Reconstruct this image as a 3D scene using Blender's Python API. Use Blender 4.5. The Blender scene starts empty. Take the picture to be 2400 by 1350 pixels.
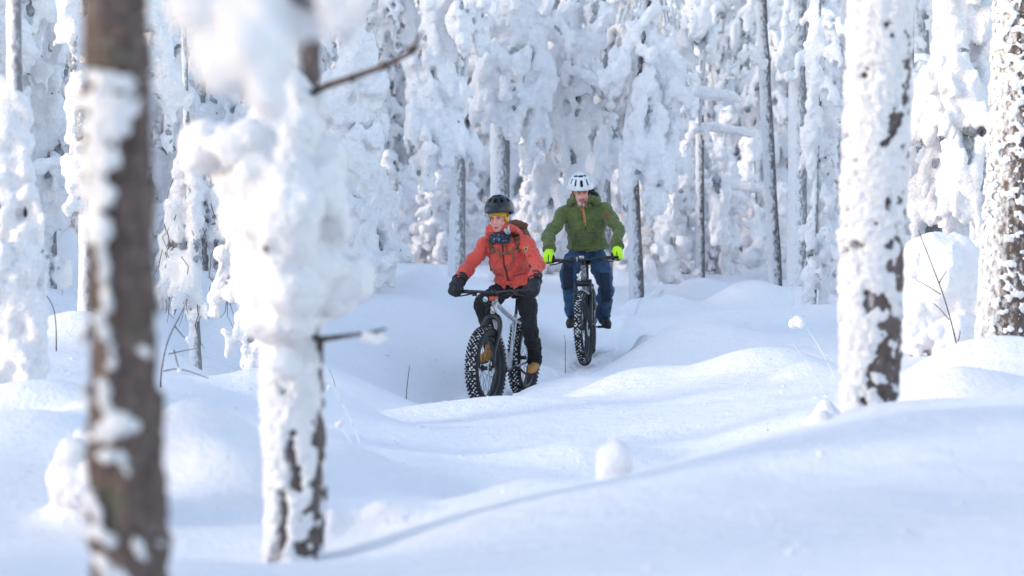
import bpy, bmesh, math, random
import numpy as np
from mathutils import Vector, Matrix, Quaternion
from mathutils.bvhtree import BVHTree

# ------------------------------------------------------------------ camera, sky, sun, exposure
F_PX, ZC, YH = 5667.0, 2.07, 420.0      # focal length in photo pixels, eye height, horizon row
scene = bpy.context.scene
COL = scene.collection
cam_d = bpy.data.cameras.new('camera'); cam = bpy.data.objects.new('camera', cam_d); COL.objects.link(cam)
cam.location = (0, 0, ZC); cam.rotation_euler = (math.radians(90), 0, 0)
cam_d.sensor_width = 36; cam_d.lens = 36*F_PX/2400; cam_d.shift_y = -255/2400
cam_d.clip_end = 2000; cam_d.clip_start = .1
cam_d.dof.use_dof = True; cam_d.dof.focus_distance = 22.2; cam_d.dof.aperture_fstop = 2.3
scene.camera = cam

SUN_EL = math.radians(17); SUN_AZ = Vector((-.96, -.27)).normalized()
world = bpy.data.worlds.new('World'); scene.world = world; world.use_nodes = True
wn = world.node_tree; wn.nodes.clear()
wo = wn.nodes.new('ShaderNodeOutputWorld'); wb = wn.nodes.new('ShaderNodeBackground'); ws = wn.nodes.new('ShaderNodeTexSky')
ws.sky_type = 'NISHITA'; ws.sun_disc = False; ws.sun_elevation = SUN_EL
ws.sun_rotation = math.atan2(SUN_AZ.x, SUN_AZ.y) % (2*math.pi)
ws.air_density = 1.0; ws.dust_density = .8; ws.ozone_density = 0; ws.altitude = 300
wb.inputs['Strength'].default_value = .15
wn.links.new(ws.outputs[0], wb.inputs[0]); wn.links.new(wb.outputs[0], wo.inputs[0])
sun_d = bpy.data.lights.new('sun', 'SUN'); sun = bpy.data.objects.new('sun', sun_d); COL.objects.link(sun)
sun_d.energy = .5; sun_d.angle = math.radians(8); sun_d.color = (1, .93, .84)
sv = Vector((SUN_AZ.x*math.cos(SUN_EL), SUN_AZ.y*math.cos(SUN_EL), math.sin(SUN_EL)))
sun.rotation_euler = sv.to_track_quat('Z', 'Y').to_euler(); sun.location = (-20, -10, 20)
scene.view_settings.view_transform = 'Standard'; scene.view_settings.look = 'None'
scene.view_settings.gamma = 1; scene.view_settings.use_curve_mapping = False
scene.view_settings.exposure = 1.72
scene.render.engine = 'CYCLES'
scene.cycles.use_denoising = True
scene.cycles.max_bounces = 10; scene.cycles.diffuse_bounces = 9; scene.cycles.glossy_bounces = 2
scene.cycles.transparent_max_bounces = 4; scene.cycles.sample_clamp_indirect = 6

rng = np.random.default_rng(7)
def P(px, py, d): return Vector(((px-1200)/F_PX*d, d, ZC-(py-YH)/F_PX*d))

# ------------------------------------------------------------------ numpy noise
def _h(ix, iy, iz):
    n = (ix*73856093) ^ (iy*19349663) ^ (iz*83492791)
    n = (n ^ (n >> 13)) & 0x7fffffff
    n = (n*1274126177 + 1013904223) & 0x7fffffff
    n = n ^ (n >> 15)
    return (n & 0xffff)/65535.0*2-1
def vnoise(p, s=1.0):
    q = np.asarray(p, float)/s; i = np.floor(q).astype(np.int64); f = q-i; f = f*f*f*(f*(f*6-15)+10)
    r = 0
    for dx in (0, 1):
        wx = f[:, 0] if dx else 1-f[:, 0]
        for dy in (0, 1):
            wy = f[:, 1] if dy else 1-f[:, 1]
            for dz in (0, 1):
                wz = f[:, 2] if dz else 1-f[:, 2]
                r = r + wx*wy*wz*_h(i[:, 0]+dx, i[:, 1]+dy, i[:, 2]+dz)
    return r

# ------------------------------------------------------------------ mesh helpers
def np_mesh(name, V, T):
    me = bpy.data.meshes.new(name); V = np.asarray(V, np.float32)
    me.vertices.add(len(V)); me.vertices.foreach_set('co', V.ravel())
    if isinstance(T, np.ndarray):
        k = T.shape[1]; n = len(T)
        me.loops.add(n*k); me.polygons.add(n)
        me.loops.foreach_set('vertex_index', T.astype(np.int32).ravel())
        me.polygons.foreach_set('loop_start', np.arange(0, n*k, k, dtype=np.int32))
        me.polygons.foreach_set('loop_total', np.full(n, k, np.int32))
    else:
        lens = np.array([len(t) for t in T], np.int32); flat = np.fromiter((i for t in T for i in t), np.int32)
        me.loops.add(len(flat)); me.polygons.add(len(T))
        me.loops.foreach_set('vertex_index', flat)
        me.polygons.foreach_set('loop_start', np.concatenate([[0], np.cumsum(lens)[:-1]]).astype(np.int32))
        me.polygons.foreach_set('loop_total', lens)
    me.update(calc_edges=True); me.validate()
    return me
def smooth(me, on=True):
    me.polygons.foreach_set('use_smooth', np.full(len(me.polygons), on)); me.update(); return me
def link(name, me, mats=None, parent=None, loc=None):
    o = bpy.data.objects.new(name, me); COL.objects.link(o)
    if mats is not None and me is not None:
        me.materials.clear()
        for m in (mats if isinstance(mats, (list, tuple)) else [mats]): me.materials.append(m)
    if parent: o.parent = parent
    if loc is not None: o.location = loc
    return o
def tag(o, label=None, cat=None, group=None, kind=None):
    if label: o['label'] = label
    if cat: o['category'] = cat
    if group: o['group'] = group
    if kind: o['kind'] = kind
    return o
def empty(name, loc=(0, 0, 0), rz=0):
    o = bpy.data.objects.new(name, None); COL.objects.link(o); o.location = loc; o.rotation_euler = (0, 0, rz); o.empty_display_size = .1
    return o
def copy_tree(o, parent=None):
    c = o.copy(); COL.objects.link(c); c.parent = parent
    for ch in o.children: copy_tree(ch, c)
    return c

_b = bmesh.new(); bmesh.ops.create_icosphere(_b, subdivisions=2, radius=1)
ICO_V = np.array([v.co[:] for v in _b.verts]); ICO_T = np.array([[v.index for v in f.verts] for f in _b.faces]); _b.free()

_b = bmesh.new(); bmesh.ops.create_icosphere(_b, subdivisions=1, radius=1)
ICO1_V = np.array([v.co[:] for v in _b.verts]); ICO1_T = np.array([[v.index for v in f.verts] for f in _b.faces]); _b.free()

class MB:
    """collects closed shapes as polygons"""
    def __init__(s): s.V = []; s.T = []; s.M = []; s.n = 0
    def add(s, V, T, mi=0):
        V = np.asarray(V, float)
        s.V.append(V); s.T += [tuple(int(i)+s.n for i in t) for t in T]; s.M += [mi]*len(T); s.n += len(V); return s
    def ell(s, c, r, R=None, mi=0):
        v = ICO_V*np.asarray(r if hasattr(r, '__len__') else (r, r, r))
        if R is not None: v = v @ np.array(R.to_3x3()).T
        return s.add(v+np.array(c[:]), ICO_T, mi)
    def box(s, c, size, R=None, mi=0, taper=1):
        x, y, z = [q/2 for q in size]
        v = np.array([(-x, -y, -z), (x, -y, -z), (x, y, -z), (-x, y, -z), (-x*taper, -y*taper, z), (x*taper, -y*taper, z), (x*taper, y*taper, z), (-x*taper, y*taper, z)])
        if R is not None: v = v @ np.array(R.to_3x3()).T
        return s.add(v+np.array(c[:]), [(0, 3, 2, 1), (4, 5, 6, 7), (0, 1, 5, 4), (1, 2, 6, 5), (2, 3, 7, 6), (3, 0, 4, 7)], mi)
    def tube(s, pts, rad, seg=12, mi=0, flat=1.0, up=None, round_ends=False):
        P_ = np.array([p[:] for p in pts], float); n = len(P_)
        r = np.broadcast_to(np.asarray(rad, float), (n,)).copy()
        if round_ends:
            t0 = P_[0]-P_[1]; t0 /= np.linalg.norm(t0)+1e-9; t1 = P_[-1]-P_[-2]; t1 /= np.linalg.norm(t1)+1e-9
            a = [(.95, .3), (.72, .7), (.35, .94)]
            P_ = np.vstack([[P_[0]+t0*r[0]*k for k, _ in a], P_, [P_[-1]+t1*r[-1]*k for k, _ in reversed(a)]])
            r = np.concatenate([[r[0]*q for _, q in a], r, [r[-1]*q for _, q in reversed(a)]]); n = len(P_)
        T_ = np.gradient(P_, axis=0); T_ /= np.linalg.norm(T_, axis=1)[:, None]+1e-9
        u = np.array(up if up is not None else ((0, 0, 1) if abs(T_[0][2]) < .9 else (1, 0, 0)), float)
        ang = np.arange(seg)*2*math.pi/seg; out = []
        for i in range(n):
            u = u-T_[i]*(u@T_[i]); u /= np.linalg.norm(u)+1e-9; w = np.cross(T_[i], u)
            out.append(P_[i]+r[i]*(np.cos(ang)[:, None]*w+flat*np.sin(ang)[:, None]*u))
        V = np.vstack(out); T = []
        for i in range(n-1):
            for j in range(seg):
                a, b = i*seg+j, i*seg+(j+1) % seg; T.append((a, b, b+seg, a+seg))
        T.append(tuple(reversed(range(seg)))); T.append(tuple(range((n-1)*seg, n*seg)))
        return s.add(V, T, mi)
    def loft(s, secs, seg=24, mi=0, p=2.4):
        """secs: (centre, x half width, y half depth, tilt about X)"""
        ang = np.arange(seg)*2*math.pi/seg; V = []
        ca, sa = np.cos(ang), np.sin(ang)
        ex = np.sign(ca)*np.abs(ca)**(2/p); ey = np.sign(sa)*np.abs(sa)**(2/p)
        for c, rx, ry, tilt in secs:
            x = ex*rx; y = ey*ry
            V.append(np.stack([c[0]+x, c[1]+y*math.cos(tilt), c[2]+y*math.sin(tilt)], 1))
        V = np.vstack(V); n = len(secs); T = []
        for i in range(n-1):
            for j in range(seg):
                a, b = i*seg+j, i*seg+(j+1) % seg; T.append((a, b, b+seg, a+seg))
        T.append(tuple(reversed(range(seg)))); T.append(tuple(range((n-1)*seg, n*seg)))
        return s.add(V, T, mi)
    def lathe_x(s, prof, c=(0, 0, 0), seg=64, mi=0, closed=True):
        """prof: (x, radius) revolved round the X axis through c"""
        ang = np.arange(seg)*2*math.pi/seg; m = len(prof); V = []
        for a in ang:
            for x, r in prof: V.append((c[0]+x, c[1]+r*math.cos(a), c[2]+r*math.sin(a)))
        T = []
        for i in range(seg):
            k = (i+1) % seg
            for j in range(m if closed else m-1):
                l = (j+1) % m; T.append((i*m+j, i*m+l, k*m+l, k*m+j))
        return s.add(V, T, mi)
    def mesh(s, name, sm=True):
        me = np_mesh(name, np.vstack(s.V), s.T)
        if len(me.polygons) == len(s.M): me.polygons.foreach_set('material_index', np.array(s.M, np.int32))
        return smooth(me, sm)
    def obj(s, name, mats, parent=None, sm=True): return link(name, s.mesh(name, sm), mats, parent)

def remesh(me, vox, smooth_it=0, noises=(), name=None, smf=.5):
    """fuse overlapping closed shapes into one skin; noises = (scale, amplitude)"""
    o = bpy.data.objects.new('tmp', me); COL.objects.link(o)
    m = o.modifiers.new('r', 'REMESH'); m.mode = 'VOXEL'; m.voxel_size = vox
    if smooth_it:
        k = o.modifiers.new('s', 'SMOOTH'); k.factor = smf; k.iterations = smooth_it
    dg = bpy.context.evaluated_depsgraph_get()
    out = bpy.data.meshes.new_from_object(o.evaluated_get(dg)); out.name = name or me.name
    bpy.data.objects.remove(o); bpy.data.meshes.remove(me)
    if noises:
        n = len(out.vertices); V = np.empty(n*3, np.float32); out.vertices.foreach_get('co', V); V = V.reshape(-1, 3).astype(float)
        N = np.empty(n*3, np.float32); out.vertex_normals.foreach_get('vector', N); N = N.reshape(-1, 3)
        d = sum(a*vnoise(V+17.3*i, sc) for i, (sc, a) in enumerate(noises))
        out.vertices.foreach_set('co', (V+N*d[:, None]).astype(np.float32).ravel())
    return smooth(out)
def lumps_mesh(C, R, name='lumps', jit=.12, low=False):
    IV, IT = (ICO1_V, ICO1_T) if low else (ICO_V, ICO_T)
    C = np.asarray(C, float); R = np.asarray(R, float); n = len(C); k = len(IV)
    V = IV[None]*(1+jit*rng.uniform(-1, 1, (n, k, 1)))*R[:, None, :]
    a = rng.uniform(0, 6.28, n); ca, sa = np.cos(a)[:, None], np.sin(a)[:, None]
    x, y = V[..., 0].copy(), V[..., 1].copy(); V[..., 0] = x*ca-y*sa; V[..., 1] = x*sa+y*ca
    t = rng.normal(0, .22, n)[:, None]; x, z = V[..., 0].copy(), V[..., 2].copy(); V[..., 0] = x*np.cos(t)-z*np.sin(t); V[..., 2] = x*np.sin(t)+z*np.cos(t)
    V += C[:, None]
    T = (IT[None]+(np.arange(n)*k)[:, None, None]).reshape(-1, 3)
    return np_mesh(name, V.reshape(-1, 3), T)

# ------------------------------------------------------------------ materials
def mat(name, col, rough=.6, metal=0, spec=.5, noise=None, bump=None, col2=None, extra=None, sheen=0, coat=0, sss=0):
    """noise=(scale, lo, hi[, stretch]) mixes col -> col2; bump=((scale, distance), ...)"""
    m = bpy.data.materials.new(name); m.use_nodes = True; nt = m.node_tree; N = nt.nodes; L = nt.links
    b = N['Principled BSDF']; b.inputs['Base Color'].default_value = (*col, 1); b.inputs['Roughness'].default_value = rough
    b.inputs['Metallic'].default_value = metal; b.inputs['Specular IOR Level'].default_value = spec
    if sheen: b.inputs['Sheen Weight'].default_value = sheen
    if coat: b.inputs['Coat Weight'].default_value = coat
    if sss:
        b.inputs['Subsurface Weight'].default_value = sss; b.inputs['Subsurface Radius'].default_value = (1, .9, .8); b.inputs['Subsurface Scale'].default_value = .02
    tc = N.new('ShaderNodeTexCoord'); src = tc.outputs['Object']
    if noise:
        sc, lo, hi = noise[:3]
        tx = N.new('ShaderNodeTexNoise'); tx.inputs['Scale'].default_value = sc; tx.inputs['Detail'].default_value = 6; tx.inputs['Roughness'].default_value = .62
        if len(noise) > 3:
            mp = N.new('ShaderNodeMapping'); mp.inputs['Scale'].default_value = noise[3]; L.new(src, mp.inputs[0]); L.new(mp.outputs[0], tx.inputs[0])
        else: L.new(src, tx.inputs[0])
        cr = N.new('ShaderNodeValToRGB'); cr.color_ramp.elements[0].position = lo; cr.color_ramp.elements[1].position = hi
        cr.color_ramp.elements[0].color = (*col, 1); cr.color_ramp.elements[1].color = (*col2, 1)
        L.new(tx.outputs[0], cr.inputs[0]); out = cr.outputs[0]
        for sc2, lo2, hi2, c3 in (extra or ()):
            t2 = N.new('ShaderNodeTexNoise'); t2.inputs['Scale'].default_value = sc2; t2.inputs['Detail'].default_value = 5
            ad = N.new('ShaderNodeMapping'); ad.inputs['Location'].default_value = (sc2, 3.1, 7.7); L.new(src, ad.inputs[0]); L.new(ad.outputs[0], t2.inputs[0])
            mr = N.new('ShaderNodeMapRange'); mr.inputs[1].default_value = lo2; mr.inputs[2].default_value = hi2; L.new(t2.outputs[0], mr.inputs[0])
            mx = N.new('ShaderNodeMix'); mx.data_type = 'RGBA'; L.new(mr.outputs[0], mx.inputs['Factor']); L.new(out, mx.inputs['A']); mx.inputs['B'].default_value = (*c3, 1); out = mx.outputs['Result']
        L.new(out, b.inputs['Base Color'])
    prev = None
    for sc, dist in (bump or ()):
        t = N.new('ShaderNodeTexNoise'); t.inputs['Scale'].default_value = sc; t.inputs['Detail'].default_value = 4; L.new(src, t.inputs[0])
        bp = N.new('ShaderNodeBump'); bp.inputs['Distance'].default_value = dist; L.new(t.outputs[0], bp.inputs['Height'])
        if prev: L.new(prev, bp.inputs['Normal'])
        prev = bp.outputs[0]
    if prev: L.new(prev, b.inputs['Normal'])
    return m
def bark_frost(name, dark, frost, bias):
    """bark speckled with rime, paler on faces turned left"""
    m = mat(name, dark, .9, noise=(30, .3, .7, (1, 1, .45)), col2=tuple(c*1.9 for c in dark), bump=((25, .03),)); nt = m.node_tree; N = nt.nodes; L = nt.links
    b = N['Principled BSDF']; base = b.inputs['Base Color'].links[0].from_socket
    ge = N.new('ShaderNodeNewGeometry'); sx = N.new('ShaderNodeSeparateXYZ'); L.new(ge.outputs['Normal'], sx.inputs[0])
    tc = N.new('ShaderNodeTexCoord'); mp = N.new('ShaderNodeMapping'); mp.inputs['Scale'].default_value = (1, 1, .5); tx = N.new('ShaderNodeTexNoise'); tx.inputs['Scale'].default_value = 26; tx.inputs['Detail'].default_value = 5; tx.inputs['Roughness'].default_value = .7
    L.new(tc.outputs['Object'], mp.inputs[0]); L.new(mp.outputs[0], tx.inputs[0])
    a = N.new('ShaderNodeMath'); a.operation = 'MULTIPLY_ADD'; a.inputs[1].default_value = -.30; L.new(sx.outputs[0], a.inputs[0]); L.new(tx.outputs[0], a.inputs[2])
    r = N.new('ShaderNodeMapRange'); r.inputs[1].default_value = .45-bias; r.inputs[2].default_value = .68-bias; L.new(a.outputs[0], r.inputs[0])
    mx = N.new('ShaderNodeMix'); mx.data_type = 'RGBA'; L.new(r.outputs[0], mx.inputs['Factor']); L.new(base, mx.inputs['A']); mx.inputs['B'].default_value = (*frost, 1); L.new(mx.outputs['Result'], b.inputs['Base Color'])
    return m
SNOW = (.885, .863, .882)
M = dict(
    snow=mat('snow', SNOW, .75, spec=.25, bump=((9, .025), (45, .012), (160, .006))),
    rime=mat('rime_snow', (.925, .909, .926), .8, spec=.2, bump=((30, .03), (110, .012))),
    packed=mat('packed_snow', SNOW, .7, spec=.25, bump=((20, .02), (90, .008))),
    pine=mat('pine_bark', (.13, .088, .076), .9, noise=(26, .3, .7, (1, 1, .45)), col2=(.28, .205, .18), bump=((24, .06), (80, .03)), extra=((16, .56, .72, (.17, .16, .11)), (40, .60, .74, (.33, .31, .31)))),
    darkpine=mat('dark_pine_bark', (.05, .040, .036), .9, noise=(18, .3, .7, (1, 1, .3)), col2=(.15, .108, .088), bump=((20, .04), (60, .02)), extra=((9, .6, .75, (.10, .11, .05)),)),
    frostbark=bark_frost('frosted_bark', (.15, .14, .148), (.74, .75, .78), .15),
    redbark=bark_frost('red_bark', (.085, .064, .056), (.60, .60, .62), -.06),
    nearbark=bark_frost('near_bark', (.095, .074, .070), (.62, .61, .64), -.12),
    greybark=bark_frost('grey_bark', (.085, .075, .078), (.68, .69, .72), .12),
    twig=mat('twig_bark', (.05, .032, .028), .85, noise=(20, .45, .75), col2=(.16, .13, .12)),
    frosttwig=mat('frosted_twig', (.75, .76, .79), .8, noise=(14, .55, .72), col2=(.16, .14, .14)),
    needle=mat('needles', (.13, .145, .155), .8, noise=(7, .3, .6), col2=(.58, .60, .63), bump=((40, .05),)),
    red=mat('coral_cloth', (.66, .078, .052), .75, noise=(6, .3, .7), col2=(.58, .06, .042), bump=((18, .02), (300, .002)), sheen=.2),
    green=mat('green_cloth', (.078, .108, .026), .8, noise=(9, .3, .75), col2=(.118, .150, .042), bump=((16, .035), (260, .002)), sheen=.2),
    navy=mat('blue_cloth', (.008, .038, .095), .8, noise=(10, .3, .7), col2=(.015, .065, .145), bump=((16, .025), (260, .002)), sheen=.1),
    navydark=mat('dark_blue_cloth', (.012, .02, .045), .85, bump=((16, .02),)),
    black=mat('black_cloth', (.009, .009, .012), .85, noise=(60, .6, .72), col2=(.03, .03, .035), bump=((18, .02), (200, .002))),
    quilt=mat('black_nylon', (.010, .011, .016), .6, bump=((22, .015), (150, .003))),
    skin=mat('skin', (.66, .35, .28), .5, noise=(16, .42, .62), col2=(.62, .20, .17), sss=.15),
    lip=mat('lip', (.45, .10, .10), .45), eyewhite=mat('eye_white', (.6, .58, .56), .3), iris=mat('iris', (.03, .025, .02), .2), brow=mat('brow_hair', (.30, .16, .10), .8),
    yellow=mat('yellow_knit', (.72, .42, .012), .85, bump=((120, .006),)),
    brown=mat('brown_canvas', (.12, .048, .03), .85, noise=(25, .3, .75), col2=(.175, .08, .05), bump=((80, .004),)),
    webbing=mat('tan_webbing', (.20, .105, .06), .8), 
    tan=mat('tan_leather', (.50, .24, .055), .65, noise=(14, .35, .7), col2=(.36, .16, .04), bump=((40, .006),)),
    darkleather=mat('dark_leather', (.02, .015, .014), .6, bump=((40, .005),)),
    sole=mat('rubber_sole', (.015, .014, .015), .8),
    helmetblack=mat('helmet_black', (.012, .013, .018), .28, spec=.5, noise=(9, .45, .6), col2=(.022, .025, .035)),
    helmetwhite=mat('helmet_white', (.66, .70, .72), .4), liner=mat('helmet_liner', (.01, .02, .03), .8),
    neon=mat('neon_fabric', (.55, .95, .012), .6, bump=((60, .004),)),
    scarf=mat('patterned_scarf', (.014, .022, .05), .9, noise=(45, .54, .62), col2=(.14, .18, .25), bump=((30, .02),)),
    fur=mat('frosted_fur', (.55, .54, .56), .9, noise=(60, .4, .65), col2=(.2, .2, .23)),
    hairgrey=mat('frosted_hair', (.62, .62, .64), .85),
    beard=mat('beard_hair', (.26, .115, .055), .85, noise=(30, .46, .66), col2=(.62, .58, .56), bump=((60, .02),)),
    copper=mat('copper_tape', (.46, .20, .085), .6), patch=mat('badge_cloth', (.42, .36, .22), .8), badge=mat('badge_leather', (.32, .085, .05), .6), patchdark=mat('badge_print', (.05, .06, .05), .8),
    rubber=mat('tyre_rubber', (.012, .012, .014), .75, bump=((60, .004),)),
    tread=mat('snowy_tread', (.014, .014, .016), .8, noise=(26, .50, .58), col2=(.82, .83, .86)),
    snowbits=mat('snow_in_tread', (.85, .86, .88), .8),
    alu=mat('silver_paint', (.50, .52, .55), .35, metal=.35, noise=(9, .45, .7), col2=(.66, .67, .70)),
    dirtyalu=mat('grey_paint', (.27, .265, .275), .4, metal=.3, noise=(14, .45, .7), col2=(.42, .41, .42)),
    blackmetal=mat('black_metal', (.014, .015, .02), .38), steel=mat('steel', (.5, .5, .52), .3, metal=.9),
    orange=mat('orange_anodised', (.80, .085, .012), .35, metal=.3), redpedal=mat('red_pedal', (.45, .012, .02), .4, metal=.2),
    lens=mat('lamp_lens', (.55, .60, .68), .15), cable=mat('cable', (.012, .012, .015), .5),
)
# ------------------------------------------------------------------ ground: one snow sheet
CP = [  # (photo x, photo y, metres from the camera): points the snow surface passes through
 (1000,1290,7.5),(1250,1200,8.2),(1500,1110,9),(1750,1040,10),(1950,985,11),(2200,968,11.2),(2400,960,11.3),
 (1300,1100,13),(1000,1060,14.5),(1000,1010,17),(1400,1030,15),(1400,950,18),(1750,930,16),(1950,890,17),
 (690,1310,8.5),(300,1345,7.5),(100,1300,8),(600,1235,9.2),(900,1200,9.3),(850,1092,10.7),(1180,1180,10.5),(480,1035,10.5),(1000,1150,10.6),
 (0,1025,12),(380,975,13.5),(620,1000,13.5),(700,1040,12.2),
 (780,985,17),(900,962,19),(1000,952,20),(1150,946,20.5),(1200,940,20.8),(1270,900,21),(1400,880,20.8),(1540,835,21.7),(1600,757,22.7),(1700,768,22.7),(1850,800,22.6),(1950,850,21),
 (870,640,27),(1000,652,27),(1080,680,26),(1100,760,24.5),(1000,800,23.5),(900,850,22.6),(1290,690,28.5),
 (750,700,24),(700,850,20),(450,740,24),(450,900,17),(380,880,16),(100,885,15),(150,700,22),(150,800,18),(0,780,20),
 (900,618,36),(1100,625,38),(1500,690,33),(1600,662,34),(1750,680,33.5),(1900,700,32),(1700,730,28),(1900,760,26),(1960,800,24),
 (2350,850,18),(2150,840,19.5),(2100,900,16),(2250,885,14),(2330,930,12.5),(2100,975,12),
]
CW = [P(*c)[:] for c in CP]
CW += [(-.23,21.8,0),(.1,22.9,.02),(.25,23.4,.09),(.73,24.4,.2),(.84,25.5,.25),(.95,26.8,.36),(1.2,29,.45),(1.6,32,.47),(2.4,36,.5),
       (-.7,21.1,0),(-1.5,20.6,0),(-2.4,20.2,.05),(-3.6,19.8,.2),(-.2,22.6,.05),(-.5,22.3,.05),
       (.6,22.6,.15),(1.1,23.4,.25),(1.25,24.2,.3),
       (.3,6,1.0),(1.5,6,1.04),(-.8,6,.92),(0,4,.98),(2.5,4,1.05),(-2,5,.85),(0,0,.9),(4,0,1),(-4,0,.85),(0,-10,.9),(10,-5,1.1),(-10,-5,.9),
       (1.0,11.2,.55),(1.9,12.8,.62),(.3,10.5,.55),(5,12,1.1),(6,18,.9),(7,25,.8),(6,32,.7),(10,10,1.2),(-5,10,.85),(-6,16,.85),(-7,24,1.0),(-6,32,.95),(-12,12,.9),(-12,30,.9),(12,30,.9),
       (-9,45,.9),(0,45,.7),(9,45,.7),(-15,70,1.3),(0,70,1.1),(15,70,1.3),(-40,60,1.5),(40,60,1.5),(-40,5,1),(40,5,1.3),(0,160,4),(-120,160,5),(120,160,5),(-100,-40,2),(100,-40,2),(0,-60,1)]
CW = np.array(CW, float)
def _k(a, b): return np.sqrt(((a[:, None, 0]-b[None, :, 0])**2+(a[:, None, 1]-b[None, :, 1])**2)+.35**2)
_n = len(CW); _A = np.zeros((_n+3, _n+3)); _A[:_n, :_n] = _k(CW, CW)-np.eye(_n)*-.012
_Q = np.c_[np.ones(_n), CW[:, :2]]; _A[:_n, _n:] = _Q; _A[_n:, :_n] = _Q.T
_A[:_n, :_n] = _k(CW, CW) - .03*np.eye(_n)
_w = np.linalg.solve(_A, np.r_[CW[:, 2], 0, 0, 0])
TRAIL = np.array([(-3.6,19.8),(-2.4,20.3),(-1.5,20.7),(-.7,21.25),(-.23,21.8),(.1,22.9),(.45,23.7),(.73,24.4),(.84,25.5),(.95,26.8),(1.2,29),(1.6,32),(2.4,36)])
def trail_dist(x, y):
    d = np.full(x.shape, 1e9)
    for (ax, ay), (bx, by) in zip(TRAIL[:-1], TRAIL[1:]):
        vx, vy = bx-ax, by-ay; t = np.clip(((x-ax)*vx+(y-ay)*vy)/(vx*vx+vy*vy), 0, 1)
        d = np.minimum(d, np.hypot(x-ax-t*vx, y-ay-t*vy))
    return d
BUMPS = []   # (photo x, photo y, d, half width m, half depth m, height m)
for b in [(205,1120,9.3,.13,.16,.17),(500,1060,10.3,.30,.25,.08),(1010,1110,10.9,.32,.2,.05),(800,1095,10.9,.2,.2,.05),
          (1510,745,25.2,.16,.3,.12),(1545,690,30,.5,.5,.10),(1640,668,33,.5,.5,.12),(1745,690,31.5,.45,.5,.14),(1850,690,32,.7,.6,.1),(1000,665,26.2,.25,.3,.08),
          (2270,900,13.2,.35,.4,.09),(1935,940,14,.07,.12,.06),(1880,880,18,.25,.3,.06),(150,900,13.5,.3,.25,.08),(60,990,11.5,.4,.3,.06),
          (560,760,22.5,.3,.4,.16),(1925,960,11.6,.07,.1,.07),(160,560,25,.25,.3,.35),(110,545,26,.2,.3,.3),(1230,1215,9.6,.2,.2,.04),
          (430,1090,10.0,.34,.25,.10),(560,1110,9.7,.26,.2,.09),(330,1010,12,.4,.3,.12),(90,960,12.5,.5,.35,.12),(520,960,14,.5,.35,.10),(700,930,16,.5,.5,.12),(250,830,18,.6,.5,.15),(480,800,21,.5,.5,.18),(2300,870,14.5,.5,.4,.12),(2150,930,13,.35,.3,.08),(1790,860,19.5,.5,.5,.10),(1480,900,19.8,.5,.4,.06),(1350,1080,13.5,.5,.5,.05),(1100,990,18,.7,.5,.05),(1430,660,36,.6,.6,.15),(950,640,33,.9,.7,.12),(760,1215,9.0,.06,.09,.05),(800,1200,9.05,.07,.08,.045),(870,1195,9.1,.08,.1,.05),(940,1185,9.15,.1,.12,.04)]:
    BUMPS.append((*P(b[0], b[1], b[2])[:2], b[3], b[4], b[5]*(1.9 if b[2] > 9.6 else 1.2)))
def ground_z(x, y):
    x = np.asarray(x, float).ravel(); y = np.asarray(y, float).ravel(); z = np.empty_like(x)
    for i in range(0, len(x), 40000):
        q = np.c_[x[i:i+40000], y[i:i+40000]]
        z[i:i+40000] = _k(q, CW) @ _w[:_n]+_w[_n]+q @ _w[_n+1:]
    for bx, by, rx, ry, h in BUMPS: z += h*np.exp(-(((x-bx)/rx)**2+((y-by)/ry)**2)**1.25)
    q = np.c_[x, y, x*0]; td = trail_dist(x, y); off = np.clip((td-.35)/.5, 0, 1)
    z += off*(.05*vnoise(q, 1.5)+.022*vnoise(q+5, .55))
    on = np.clip((.75-td)/.3, 0, 1)
    z += on*(.028*vnoise(q+9, .2)+.016*vnoise(q+3, .08)) - on*.04-.03*np.exp(-((td-.02)/.07)**2)
    z += .006*vnoise(np.c_[x*.5, y*2.2, x*0], .35)*off
    return z
def gz(x, y): return float(ground_z([x], [y])[0])
def build_ground():
    ys = np.concatenate([np.linspace(-60, 3, 40, endpoint=False), np.geomspace(3, 40, 480, endpoint=False), np.geomspace(40, 170, 50)])
    u = np.linspace(-1, 1, 471); u = .30*u+.7*u**5
    X = u[None, :]*(5+np.maximum(np.abs(ys), 4)[:, None]*.9+np.maximum(ys-40, 0)[:, None]*.6); Y = np.broadcast_to(ys[:, None], X.shape)
    Z = ground_z(X, Y); nr, nc = X.shape
    i = np.arange((nr-1)*(nc-1)); r, c = i//(nc-1), i % (nc-1); a = r*nc+c
    me = np_mesh('ground', np.c_[X.ravel(), Y.ravel(), Z], np.c_[a, a+1, a+nc+1, a+nc])
    return tag(link('ground', smooth(me), M['snow']), 'deep undulating snow covering the forest floor', None, kind='structure')
ground = build_ground()
GV = np.empty(len(ground.data.vertices)*3, np.float32); ground.data.vertices.foreach_get('co', GV); GV = GV.reshape(-1, 3)
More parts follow.
